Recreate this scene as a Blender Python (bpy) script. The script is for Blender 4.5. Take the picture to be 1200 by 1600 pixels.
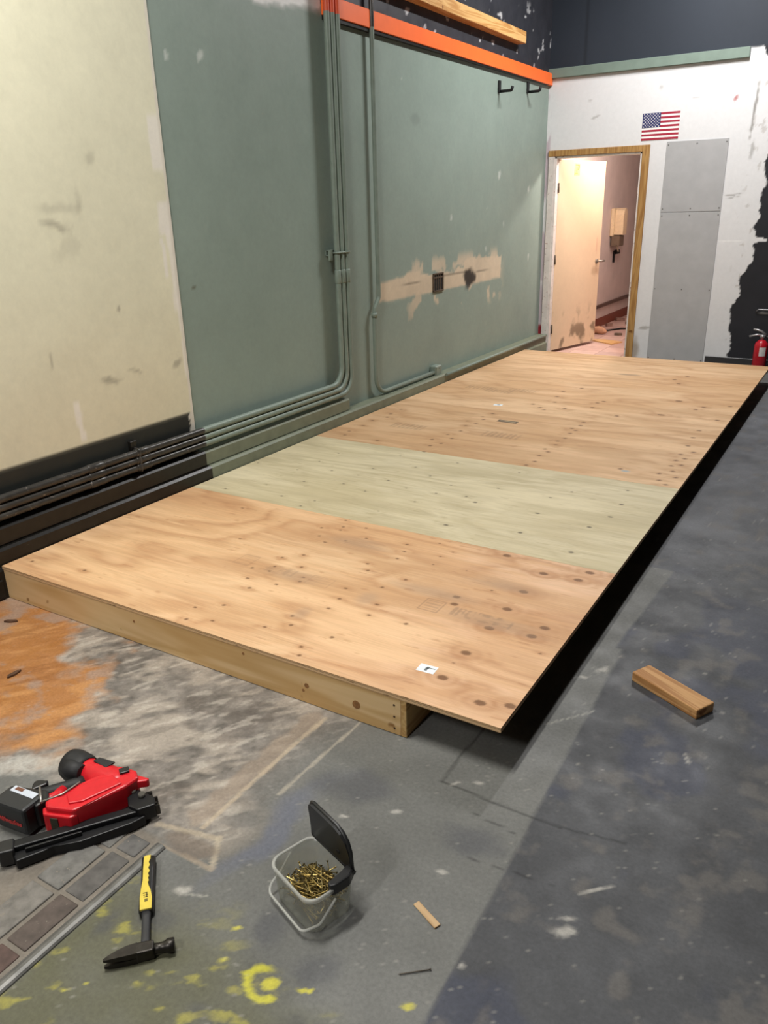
import bpy, bmesh, math, random
import numpy as np
from mathutils import Vector, Matrix
R = math.radians
random.seed(4); RNG = np.random.RandomState(7)
scene = bpy.context.scene
for o in list(bpy.data.objects): bpy.data.objects.remove(o, do_unlink=True)
COL = scene.collection

# ------------------------------------------------------------ camera
F_PX, YAW, PITCH, ROLL = 1228.09, 0.5551, -0.3679, -0.0269
cam = bpy.data.cameras.new('camera'); camo = bpy.data.objects.new('camera', cam); COL.objects.link(camo)
fw = Vector((-math.sin(YAW)*math.cos(PITCH), math.cos(YAW)*math.cos(PITCH), math.sin(PITCH)))
rt = Vector((math.cos(YAW), math.sin(YAW), 0)); up = rt.cross(fw)
rt2 = rt*math.cos(ROLL) + up*math.sin(ROLL); up2 = -rt*math.sin(ROLL) + up*math.cos(ROLL)
mw = Matrix((rt2, up2, -fw)).transposed().to_4x4(); mw.translation = Vector((3.3174, -1.8575, 1.6344))
camo.matrix_world = mw
cam.sensor_fit = 'VERTICAL'; cam.sensor_height = 32.0; cam.lens = F_PX/1600*32.0
cam.clip_start = 0.05; cam.clip_end = 60
scene.camera = camo

# ------------------------------------------------------------ world, lights, exposure
w = bpy.data.worlds.new('world'); scene.world = w; w.use_nodes = True
w.node_tree.nodes['Background'].inputs[0].default_value = (0.9, 0.95, 1.0, 1)
w.node_tree.nodes['Background'].inputs[1].default_value = 0.03
def area(name, loc, target, size, sy, power, color):
    l = bpy.data.lights.new(name, 'AREA'); l.shape = 'RECTANGLE'; l.size = size; l.size_y = sy
    l.energy = power; l.color = color
    o = bpy.data.objects.new(name, l); COL.objects.link(o); o.location = loc
    d = Vector(target)-Vector(loc)
    o.rotation_euler = d.to_track_quat('-Z', 'Y').to_euler() if abs(d.x)+abs(d.y) > 1e-4 else (0, 0, 0)
    return o
# a row of tube lights under the ceiling, along the platform
area('ceiling_tube_light', (1.9, -4.6, 4.3), (1.9, -4.6, 0), 0.14, 1.3, 150, (1.0, .985, .96))
area('ceiling_tube_light', (1.45, -0.55, 4.3), (1.45, -0.55, 0), 0.14, 1.3, 172, (1.0, .98, .93))
area('ceiling_tube_light', (1.8, 5.4, 4.3), (1.8, 5.4, 0), 0.14, 1.3, 164, (1.0, .985, .97))
# bare lamp in the hallway behind the door
hl = bpy.data.lights.new('hallway_lamp', 'POINT'); hl.energy = 82; hl.color = (1.0, .90, .82); hl.shadow_soft_size = .06
hlo = bpy.data.objects.new('hallway_lamp', hl); COL.objects.link(hlo); hlo.location = (.92, 7.66, 2.42)
vs = scene.view_settings
vs.view_transform = 'Standard'; vs.look = 'None'; vs.exposure = 0.0; vs.gamma = 1.0; vs.use_curve_mapping = False

# ------------------------------------------------------------ helpers
def s2l(c):
    c = np.asarray(c, float)/255.0
    return np.where(c <= .04045, c/12.92, ((c+.055)/1.055)**2.4)
def L3(r, g, b): return tuple(s2l((r, g, b))) + (1.0,)
def hsh(ix, iy, s):
    n = (ix.astype(np.int64)*374761393 + iy.astype(np.int64)*668265263 + s*974634777) & 0xffffffff
    n = ((n ^ (n >> 13))*1274126177) & 0xffffffff
    return ((n ^ (n >> 16)) & 0xffff)/65535.0
def vnoise(x, y, s=0):
    x0 = np.floor(x); y0 = np.floor(y); fx = x-x0; fy = y-y0
    fx = fx*fx*(3-2*fx); fy = fy*fy*(3-2*fy)
    a = hsh(x0, y0, s); b = hsh(x0+1, y0, s); c = hsh(x0, y0+1, s); d = hsh(x0+1, y0+1, s)
    return (a*(1-fx)+b*fx)*(1-fy) + (c*(1-fx)+d*fx)*fy
def fbm(x, y, s=0, o=4, g=.5):
    t = 0; a = 1; n = 0
    for i in range(o):
        t = t + a*vnoise(x*2**i, y*2**i, s+i*17); n += a; a *= g
    return t/n
def sm(a, b, x):
    t = np.clip((x-a)/(b-a), 0, 1); return t*t*(3-2*t)
def mixc(c, col, m):
    return c*(1-m[..., None]) + np.asarray(col)*m[..., None]

class NT:
    def __init__(s, name):
        s.m = bpy.data.materials.new(name); s.m.use_nodes = True
        s.t = s.m.node_tree; s.b = s.t.nodes['Principled BSDF']; s.out = s.t.nodes['Material Output']
    def n(s, k, **kw):
        nd = s.t.nodes.new(k)
        for a, v in kw.items(): setattr(nd, a, v)
        return nd
    def l(s, a, b): s.t.links.new(a, b)
    def coord(s, scale=(1, 1, 1), kind='Object'):
        tc = s.n('ShaderNodeTexCoord'); mp = s.n('ShaderNodeMapping'); mp.inputs['Scale'].default_value = scale
        s.l(tc.outputs[kind], mp.inputs[0]); return mp.outputs[0]
    def noise(s, co, scale, detail=4, dist=0, rough=.55):
        nd = s.n('ShaderNodeTexNoise'); nd.inputs['Scale'].default_value = scale; nd.inputs['Detail'].default_value = detail
        nd.inputs['Distortion'].default_value = dist; nd.inputs['Roughness'].default_value = rough
        s.l(co, nd.inputs['Vector']); return nd.outputs[0]
    def ramp(s, f, stops, interp='LINEAR'):
        r = s.n('ShaderNodeValToRGB'); e = r.color_ramp.elements; r.color_ramp.interpolation = interp
        while len(e) < len(stops): e.new(.5)
        for i, (p, c) in enumerate(stops):
            e[i].position = p; e[i].color = c if len(c) == 4 else tuple(c)+(1,)
        s.l(f, r.inputs[0]); return r.outputs[0]
    def mix(s, f, a, b, bt='MIX'):
        m = s.n('ShaderNodeMix', data_type='RGBA', blend_type=bt)
        for sock, v in ((m.inputs[0], f), (m.inputs[6], a), (m.inputs[7], b)):
            if hasattr(v, 'links'): s.l(v, sock)
            else: sock.default_value = v
        return m.outputs[2]
    def math(s, op, a, b=0.0):
        m = s.n('ShaderNodeMath', operation=op)
        for sock, v in ((m.inputs[0], a), (m.inputs[1], b)):
            if hasattr(v, 'links'): s.l(v, sock)
            else: sock.default_value = v
        return m.outputs[0]
    def bump(s, h, strength=.2, dist=.01):
        b = s.n('ShaderNodeBump'); b.inputs['Strength'].default_value = strength; b.inputs['Distance'].default_value = dist
        s.l(h, b.inputs['Height']); s.l(b.outputs[0], s.b.inputs['Normal'])
    def base(s, c, rough=.6, metal=0, spec=.4):
        if hasattr(c, 'links'): s.l(c, s.b.inputs['Base Color'])
        else: s.b.inputs['Base Color'].default_value = c
        s.b.inputs['Roughness'].default_value = rough; s.b.inputs['Metallic'].default_value = metal
        s.b.inputs['Specular IOR Level'].default_value = spec
        return s.m
G1 = (.5, .5, .5, 1)
def grunge(name, rgb, rough=.6, var=.25, scale=12, metal=0, spec=.4, bump=.1, dirt=None, dirt_at=.62):
    t = NT(name); co = t.coord(); c = L3(*rgb)
    nz = t.noise(co, scale, 6)
    lo = tuple(v*(1-var) for v in c[:3])+(1,); hi = tuple(min(1, v*(1+var)) for v in c[:3])+(1,)
    col = t.ramp(nz, [(.3, lo), (.7, hi)])
    if dirt:
        m = t.ramp(t.noise(co, scale*2.7, 8, .6), [(dirt_at, (0, 0, 0, 1)), (dirt_at+.06, (1, 1, 1, 1))])
        col = t.mix(m, col, L3(*dirt))
    if bump: t.bump(nz, bump, .004)
    return t.base(col, rough, metal, spec)
def attr_mat(name, rough=.75, fine=60, amt=.18, spec=.3, bump=.15, stretch=(1, 1, 1), gloss=None):
    t = NT(name); a = t.n('ShaderNodeAttribute', attribute_name='albedo'); co = t.coord(stretch)
    nz = t.noise(co, fine, 6, 0, .65)
    k = t.ramp(nz, [(.25, (1-amt,)*3), (.75, (1+amt,)*3)])
    col = t.mix(1.0, a.outputs['Color'], k, 'MULTIPLY')
    t.bump(nz, bump, .002)
    m = t.base(col, rough, 0, spec)
    if gloss:
        g = t.ramp(t.noise(t.coord(), 5, 5), [(.35, (gloss[0],)*3), (.7, (gloss[1],)*3)]); t.l(g, t.b.inputs['Roughness'])
    return m
def plain(name, rgb, rough=.5, metal=0, spec=.4):
    t = NT(name); c = L3(*rgb); nz = t.noise(t.coord(), 40, 3)
    col = t.ramp(nz, [(.3, tuple(v*.92 for v in c[:3])), (.7, tuple(min(1, v*1.06) for v in c[:3]))])
    return t.base(col, rough, metal, spec)
def emit(name, rgb, st):
    t = NT(name); t.base(L3(*rgb)); t.b.inputs['Emission Color'].default_value = L3(*rgb); t.b.inputs['Emission Strength'].default_value = st
    return t.m
def wood_mat(name, light, dark, axis=0, rough=.6, scale=1.0):
    t = NT(name)
    st = [9, 9, 9]; st[axis] = .55
    co = t.coord(tuple(v*scale for v in st))
    n1 = t.noise(co, 1.6, 3, .6)
    wv = t.math('SINE', t.math('MULTIPLY', n1, 34.0))
    st2 = [130, 130, 130]; st2[axis] = 3
    n2 = t.noise(t.coord(tuple(v*scale for v in st2)), 1.0, 3)
    f = t.math('ADD', t.math('MULTIPLY', t.math('ADD', wv, 1.0), .33), t.math('MULTIPLY', n2, .4))
    col = t.ramp(f, [(.12, L3(*light)), (.95, L3(*dark))])
    k = t.ramp(t.noise(t.coord(), 11, 2), [(.70, (1, 1, 1)), (.76, (.45, .33, .22))])
    col = t.mix(1.0, col, k, 'MULTIPLY')
    t.bump(n2, .15, .002)
    return t.base(col, rough, 0, .3)

class MB:
    def __init__(s): s.bm = bmesh.new(); s.mi = 0
    def _mk(s, fs, smooth=False):
        for f in fs: f.material_index = s.mi; f.smooth = smooth
    def box(s, a, b, bev=0, rot=None, seg=1):
        a = Vector(a); b = Vector(b); c = (a+b)/2; d = b-a
        r = bmesh.ops.create_cube(s.bm, size=1.0); vs_ = r['verts']
        for v in vs_: v.co = Vector((v.co.x*d.x, v.co.y*d.y, v.co.z*d.z))
        fs = set(f for v in vs_ for f in v.link_faces)
        if bev:
            es = list(set(e for v in vs_ for e in v.link_edges))
            rr = bmesh.ops.bevel(s.bm, geom=es, offset=bev, segments=seg, affect='EDGES', profile=.5)
            fs = set(rr['faces']) | set(f for f in fs if f.is_valid)
            vs_ = list(set(v for f in fs for v in f.verts))
        for v in vs_:
            v.co = (rot @ v.co if rot else v.co) + c
        s._mk(fs); return s
    def prism(s, poly, z0, z1, M=None, bev=0):
        lo = [s.bm.verts.new(Vector((x, y, z0))) for x, y in poly]; hi = [s.bm.verts.new(Vector((x, y, z1))) for x, y in poly]
        n = len(poly); fs = [s.bm.faces.new(list(reversed(lo))), s.bm.faces.new(hi)]
        for i in range(n): fs.append(s.bm.faces.new([lo[i], lo[(i+1) % n], hi[(i+1) % n], hi[i]]))
        if bev:
            es = list(set(e for f in fs for e in f.edges))
            rr = bmesh.ops.bevel(s.bm, geom=es, offset=bev, segments=2, affect='EDGES', profile=.5)
            fs = list(set(rr['faces']) | set(f for f in fs if f.is_valid))
        if M:
            for v in set(v for f in fs for v in f.verts): v.co = M @ v.co
        s._mk(fs); return s
    def tube(s, path, r, seg=12, caps=True, smooth=True):
        P = [Vector(p) for p in path]; rs = r if isinstance(r, (list, tuple)) else [r]*len(P)
        rings = []; t0 = None; nrm = None
        for i, p in enumerate(P):
            t = (P[min(i+1, len(P)-1)]-P[max(i-1, 0)]).normalized()
            if nrm is None:
                nrm = t.orthogonal().normalized()
            else:
                nrm = (nrm - t*nrm.dot(t)).normalized()
            bn = t.cross(nrm)
            rings.append([s.bm.verts.new(p + (nrm*math.cos(2*math.pi*k/seg)+bn*math.sin(2*math.pi*k/seg))*rs[i]) for k in range(seg)])
        fs = []
        for a, b in zip(rings, rings[1:]):
            for k in range(seg): fs.append(s.bm.faces.new([a[k], a[(k+1) % seg], b[(k+1) % seg], b[k]]))
        s._mk(fs, smooth)
        if caps:
            s._mk([s.bm.faces.new(list(reversed(rings[0]))), s.bm.faces.new(rings[-1])])
        return s
    def cyl(s, a, b, r0, r1=None, seg=20): return s.tube([a, b], [r0, r0 if r1 is None else r1], seg)
    def lathe(s, prof, seg=24, M=None):
        rings = []
        for r, z in prof:
            rings.append([s.bm.verts.new((r*math.cos(2*math.pi*k/seg), r*math.sin(2*math.pi*k/seg), z)) for k in range(seg)])
        fs = []
        for a, b in zip(rings, rings[1:]):
            for k in range(seg): fs.append(s.bm.faces.new([a[k], a[(k+1) % seg], b[(k+1) % seg], b[k]]))
        s._mk(fs, True)
        cf = [s.bm.faces.new(list(reversed(rings[0]))), s.bm.faces.new(rings[-1])]; s._mk(cf)
        if M:
            for v in set(v for f in fs+cf for v in f.verts): v.co = M @ v.co
        return s
    def build(s, name, mats, parent=None, loc=None, rz=0):
        me = bpy.data.meshes.new(name)
        bmesh.ops.recalc_face_normals(s.bm, faces=s.bm.faces[:])
        s.bm.to_mesh(me); s.bm.free()
        for m in (mats if isinstance(mats, (list, tuple)) else [mats]): me.materials.append(m)
        o = bpy.data.objects.new(name, me); COL.objects.link(o)
        if parent: o.parent = parent
        if loc is not None: o.location = loc
        o.rotation_euler.z = rz
        return o
def empty(name, loc=(0, 0, 0), rz=0, parent=None):
    o = bpy.data.objects.new(name, None); COL.objects.link(o); o.location = loc; o.rotation_euler.z = rz; o.empty_display_size = .05
    if parent: o.parent = parent
    return o
def tag(o, label, cat, group=None):
    o['label'] = label; o['category'] = cat
    if group: o['group'] = group
    return o
def struct(o, label=None, cat=None):
    o['kind'] = 'structure'
    if label: o['label'] = label
    if cat: o['category'] = cat
    return o
def fillet(pts, rad, n=8):
    P = [Vector(p) for p in pts]; out = [P[0]]
    for i in range(1, len(P)-1):
        a = (P[i-1]-P[i]).normalized(); b = (P[i+1]-P[i]).normalized()
        ang = a.angle(b); d = rad/math.tan(ang/2)
        p0 = P[i]+a*d; p1 = P[i]+b*d; c = P[i]+(a+b).normalized()*(rad/math.sin(ang/2))
        u = p0-c; v = p1-c; th = u.angle(v)
        for k in range(n+1):
            t = k/n; out.append(c + (u*math.sin((1-t)*th)+v*math.sin(t*th))/math.sin(th))
    out.append(P[-1]); return out
def grid_obj(name, us, vs_, to3, colfn, mat, parent=None, keep=None, attrs=None):
    """tensor grid surface with an 'albedo' colour per vertex"""
    U, V = np.meshgrid(us, vs_, indexing='ij'); n, m = U.shape
    X = to3(U, V); co = np.stack(X, -1).reshape(-1, 3).astype(np.float32)
    i = np.arange((n-1)*(m-1)); a = (i//(m-1))*m + i % (m-1)
    q = np.stack([a, a+m, a+m+1, a+1], 1)
    if keep is not None:
        uc = .25*(U[:-1, :-1]+U[1:, :-1]+U[:-1, 1:]+U[1:, 1:]).ravel(); vc = .25*(V[:-1, :-1]+V[1:, :-1]+V[:-1, 1:]+V[1:, 1:]).ravel()
        q = q[keep(uc, vc)]
    me = bpy.data.meshes.new(name)
    me.vertices.add(len(co)); me.vertices.foreach_set('co', co.ravel())
    me.loops.add(q.size); me.loops.foreach_set('vertex_index', q.ravel().astype(np.int32))
    me.polygons.add(len(q)); me.polygons.foreach_set('loop_start', np.arange(0, q.size, 4, dtype=np.int32))
    me.update(calc_edges=True)
    if colfn is not None:
        C = np.clip(colfn(U, V), 0, 1).reshape(-1, 3); C4 = np.concatenate([C, np.ones((len(C), 1))], 1).astype(np.float32)
        at = me.attributes.new('albedo', 'FLOAT_COLOR', 'POINT'); at.data.foreach_set('color', C4.ravel())
    for k, fn in (attrs or {}).items():
        at = me.attributes.new(k, 'FLOAT', 'POINT'); at.data.foreach_set('value', fn(U, V).ravel().astype(np.float32))
    me.materials.append(mat)
    o = bpy.data.objects.new(name, me); COL.objects.link(o)
    if parent: o.parent = parent
    return o
def rs(*segs):
    out = [segs[0][0]]
    for a, b, d in segs:
        n = max(1, int(round((b-a)/d))); out += list(np.linspace(a, b, n+1)[1:])
    return np.array(out)
def ell(x, y, cx, cy, rx, ry, ang=0):
    c, s = math.cos(ang), math.sin(ang); u = (x-cx)*c+(y-cy)*s; v = -(x-cx)*s+(y-cy)*c
    return np.sqrt((u/rx)**2+(v/ry)**2)
def seg_d(x, y, ax, ay, bx, by):
    dx, dy = bx-ax, by-ay; t = np.clip(((x-ax)*dx+(y-ay)*dy)/(dx*dx+dy*dy), 0, 1)
    return np.hypot(x-ax-t*dx, y-ay-t*dy)

YB = 7.003          # face of the back wall
# ------------------------------------------------------------ floor
def floor_col(x, y):
    n1 = fbm(x*3, y*3, 1, 5); n2 = fbm(x*9, y*9, 5, 4); n3 = fbm(x*28, y*28, 9, 3); n4 = fbm(x*70, y*70, 13, 2)
    wx = (fbm(x*5, y*5, 21, 4)-.5)*.16; wy = (fbm(x*5, y*5, 33, 4)-.5)*.16
    c = np.zeros(x.shape+(3,)) + s2l((102, 102, 99))
    c = c*(.62+.5*n1+.28*n2)[..., None]
    # older, worn part of the slab on the left of the platform: streaked greys and lime
    old = sm(2.12, 1.85, x+wx*.9)*sm(-.74, -.66, y+wy*.25)
    st = fbm((x*.6+y*.75)*4+wx*4, (x*.75-y*.6)*13, 41, 4)
    c = mixc(c, s2l((120, 113, 106)), old*.85)
    c = c*(1+old*(st-.5)*.8+old*(n3-.5)*1.0+old*(fbm(x*50+y*30, y*50-x*30, 43, 2)-.5)*.5)[..., None]
    pale = sm(.50, .66, .55*fbm(x*6+wx*6, y*6+wy*6, 51, 4)+.45*fbm((x*.7+y*.7)*11, (x*.7-y*.7)*26, 53, 4)+.10*np.exp(-ell(x, y, 1.08, -.17, .35, .2)**2)+.06*np.exp(-ell(x, y, 1.45, -.42, .4, .2)**2))*old
    c = mixc(c, s2l((162, 152, 140)), pale*.75)
    c = mixc(c, s2l((92, 84, 78)), sm(.60, .70, fbm(x*11, y*11, 61, 4))*old*.5)
    fl = fbm((x*.5+y*.87)*14+wx*8, (x*.87-y*.5)*44+wy*8, 55, 4)
    c = mixc(c, s2l((196, 188, 176)), sm(.60, .74, fl)*old*.36)
    c = mixc(c, s2l((74, 70, 66)), sm(.40, .28, fl)*old*.30)
    # orange-brown stain in the near left corner
    edge = ell(x+wx*2.4, y+wy*2.4, .62, -.43, .64, .38, -.38)
    og = sm(1.12, .82, edge+(n2-.5)*.55+(st-.5)*.4)*sm(-.9, -.6, y)*sm(1.55, 1.3, x)
    c = mixc(c, s2l((162, 106, 50)), og*.88)
    c = mixc(c, s2l((184, 134, 84)), og*sm(.48, .66, .5*fbm(x*7, y*7, 71, 4)+.5*fbm((x*.6+y*.8)*8, (x*.8-y*.6)*30, 73, 4))*.75)
    c = mixc(c, s2l((150, 128, 112)), og*sm(.55, .7, fbm(x*10+3, y*10, 81, 4))*.8)
    c = mixc(c, s2l((130, 80, 38)), og*sm(.58, .7, st)*.5)
    # trowelled tan lines where a track was lifted
    def lin(ax, ay, bx, by, wd, col, k):
        nonlocal c
        d = seg_d(x+wx*.07, y+wy*.07, ax, ay, bx, by)
        m = sm(wd, wd*.45, d+(n3-.5)*wd*.9)*k
        c = mixc(c, s2l(col), m)
    lin(1.893, -.06, 1.885, -.60, .048, (146, 130, 114), .6)
    lin(1.927, -.04, 1.921, -.63, .010, (176, 160, 138), .7)
    lin(2.046, .0, 2.028, -.42, .007, (164, 156, 142), .65)
    lin(1.80, -.685, 1.985, -.645, .012, (170, 156, 134), .6)
    lin(1.985, -.64, 2.05, -.735, .010, (170, 158, 138), .7)
    lin(1.85, -.74, 2.05, -.735, .008, (150, 136, 118), .7)
    c = mixc(c, s2l((104, 90, 78)), sm(1.1, .6, ell(x+wx, y+wy, 1.93, -.69, .09, .05))*.6)
    # blue-grey smear beside it, olive paint haze with yellow drips near the camera
    c = mixc(c, s2l((92, 96, 112)), sm(1.2, .3, ell(x+wx, y+wy, 2.10, -.55, .05, .28, -.12))*.6)
    ol = sm(-.82, -1.0, y+(x-2.2)*.1+wy)*sm(2.75, 2.5, x+wx)*sm(1.86, 1.9, x)
    c = mixc(c, s2l((84, 83, 60)), ol*(.62+.6*(n2-.3)))
    ya = fbm((x*.8+y*.6)*16, (x*.6-y*.8)*34, 91, 4); ys = sm(.62, .74, ya+.12*np.exp(-ell(x, y, 2.28, -.93, .10, .13)**2)-.03)*ol
    c = mixc(c, s2l((172, 164, 64)), ys*.5)
    for q in ((2.04, -.94, .05, .04), (2.31, -.80, .05, .05), (2.48, -.82, .05, .05), (2.36, -1.06, .07, .03), (2.50, -.98, .08, .04), (1.95, -1.02, .03, .06), (2.60, -.30, .1, .05), (2.20, -.30, .1, .06)):
        c = mixc(c, s2l((66, 67, 74)), sm(1.3, .3, ell(x+wx, y+wy, *q)+(n2-.5)*.8)*.5)
    ring = np.abs(ell(x+wx*.25, y+wy*.25, 2.385, -.925, .043, .036, .3)-1)*.04
    c = mixc(c, s2l((190, 184, 56)), sm(.013, .006, ring+(n4-.5)*.010+(n3-.5)*.010)*sm(-.02, .012, np.maximum(2.375-x, .9-np.abs(y+.96)*40))*.85)
    c = mixc(c, s2l((200, 192, 60)), sm(1.1, .7, ell(x+wx*.3, y+wy*.3, 2.398, -.918, .026, .016, .8))*.8)
    c = mixc(c, s2l((196, 188, 60)), sm(1.1, .7, ell(x+wx*.3, y+wy*.3, 2.48, -.888, .022, .005, .6)+(n4-.5))*.8)
    for cx, cy, r_ in ((1.999, -1.174, .008), (2.03, -1.137, .006), (2.697, -.80, .012), (2.231, -.854, .010), (2.27, -.93, .008)):
        c = mixc(c, s2l((192, 184, 70)), sm(1.1, .6, ell(x+wx*.3, y+wy*.3, cx, cy, r_*1.5, r_*.7, .6)+(n4-.5)*.8)*.75)
    # bricks' mortar bed
    mb = sm(1.856, 1.85, x)*sm(1.52, 1.62, x+wx*.4)*sm(-.715, -.735, y)
    c = mixc(c, s2l((116, 108, 98))*(.8+.4*n3)[..., None], mb*.9)
    # the darker sealed half of the slab
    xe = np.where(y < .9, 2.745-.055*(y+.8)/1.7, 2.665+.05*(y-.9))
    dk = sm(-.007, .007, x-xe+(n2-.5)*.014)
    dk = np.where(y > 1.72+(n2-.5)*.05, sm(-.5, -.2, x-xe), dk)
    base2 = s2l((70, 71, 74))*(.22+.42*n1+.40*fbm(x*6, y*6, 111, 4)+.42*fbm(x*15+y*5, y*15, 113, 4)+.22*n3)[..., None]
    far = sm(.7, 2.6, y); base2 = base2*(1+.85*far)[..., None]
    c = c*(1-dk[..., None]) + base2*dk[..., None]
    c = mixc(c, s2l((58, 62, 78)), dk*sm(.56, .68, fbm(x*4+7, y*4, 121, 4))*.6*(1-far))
    c = mixc(c, s2l((98, 94, 90)), dk*sm(.56, .74, fbm(x*13+7, y*13, 131, 4))*.55)
    # joint and cracks
    for ax, ay, bx, by, wd in ((2.425, -.13, 2.424, .2, .004), (2.425, -.13, 2.60, -.135, .004), (2.60, -.135, 2.80, -.13, .005), (2.80, -.13, 2.98, -.10, .004), (.93, -.06, 1.02, .05, .006), (1.05, .0, 1.2, .03, .007), (2.55, -.2, 2.70, -.22, .002), (2.62, -.36, 2.86, -.34, .002)):
        d = seg_d(x+wx*.12, y+wy*.12, ax, ay, bx, by)
        c = c*(1-.5*sm(wd*1.6, wd*.4, d))[..., None]
    for ax, ay, bx, by in ((2.60, .30, 2.72, .45), (2.05, -.83, 2.10, -.81)):
        c = mixc(c, s2l((150, 148, 140)), sm(.005, .001, seg_d(x+wx*.05, y+wy*.05, ax, ay, bx, by))*.7)
    # plaster scuffs
    for cx, cy, rx, ry, a in ((2.031, -.825, .032, .018, .5), (2.929, -.465, .03, .016, .2), (2.916, -.43, .02, .008, .3), (2.758, -.659, .009, .009, 0), (2.678, .72, .035, .014, 1.2), (2.255, -.405, .016, .008, .2), (2.584, -.434, .016, .01, .4), (1.171, -.764, .11, .05, .5), (1.24, -.70, .10, .05, .3), (2.63, .62, .03, .008, .8), (2.53, -.08, .02, .008, .6), (2.47, -.12, .02, .006, .9), (2.68, .33, .012, .004, 0), (2.37, -.33, .02, .012, .3), (2.95, -.30, .05, .006, .9), (3.05, .35, .008, .03, .3)):
        c = mixc(c, s2l((178, 174, 166)), sm(1.25, .35, ell(x+wx*.4, y+wy*.4, cx, cy, rx, ry, a)+(n4-.5)*.9)*.65)
    sp = sm(.87, .92, fbm(x*62, y*95, 141, 2))+.8*sm(.86, .91, fbm((x+y)*40, (x-y)*120, 145, 2))
    c = mixc(c, s2l((160, 157, 149)), np.clip(sp, 0, 1)*.36)
    return c
xs = rs((-.02, .3, .03), (.3, 3.5, .0075), (3.5, 4.6, .05), (4.6, 9.0, .4))
ys = rs((-7.0, -1.9, .4), (-1.9, -1.4, .05), (-1.4, .3, .0075), (.3, 2.2, .016), (2.2, 7.0, .05), (7.0, 7.12, .06))
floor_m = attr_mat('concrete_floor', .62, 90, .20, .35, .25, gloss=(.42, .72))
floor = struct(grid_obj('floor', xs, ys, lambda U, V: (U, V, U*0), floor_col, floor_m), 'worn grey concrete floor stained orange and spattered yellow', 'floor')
fr = MB(); fr.box((-.2, -7, -.12), (9, 7.12, -.002)); fr.build('slab', floor_m, floor)
# bricks set into the floor beside the metal strip
brick_cols = [(92, 90, 88), (86, 83, 80), (82, 72, 66), (84, 66, 60), (106, 104, 100), (112, 108, 102)]
bms = [grunge('brick_%d' % i, c, .7, .3, 30, bump=.25, dirt=(128, 120, 108), dirt_at=.66) for i, c in enumerate(brick_cols)]
def brick(x0, x1, y0, y1, m, dz):
    b = MB(); b.box((x0, y0, -.03), (x1, y1, .003+dz), .004, seg=2); return b.build('brick', m, floor)
rows = [(1.766, 1.837, [(-.813, -.752), (-.982, -.826), (-1.150, -.994), (-1.32, -1.162), (-1.49, -1.332)], [0, 1, 2, 3, 3]),
        (1.664, 1.752, [(-.823, -.735), (-.99, -.836), (-1.16, -1.002), (-1.33, -1.172)], [4, 4, 5, 2])]
for x0, x1, L, mi in rows:
    for k, (a, b_) in enumerate(L): brick(x0, x1, a, b_, bms[mi[k]], random.uniform(0, .003))
steel = grunge('worn_steel', (104, 103, 100), .46, .35, 14, .45, .4, .15)
t1 = MB(); t1.prism([(-.014, 0), (.022, 0), (.021, .0035), (.016, .007), (.008, .0095), (.0, .0095), (-.008, .007), (-.013, .0035)], -.84, .0, Matrix(((1, 0, 0, 0), (0, 0, 1, 0), (0, 1, 0, 0), (0, 0, 0, 1))))
struct(t1.build('trim_1', steel, None, (1.866, -.745, 0)), 'worn steel edging strip set in the floor beside the bricks', 'trim')

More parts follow.
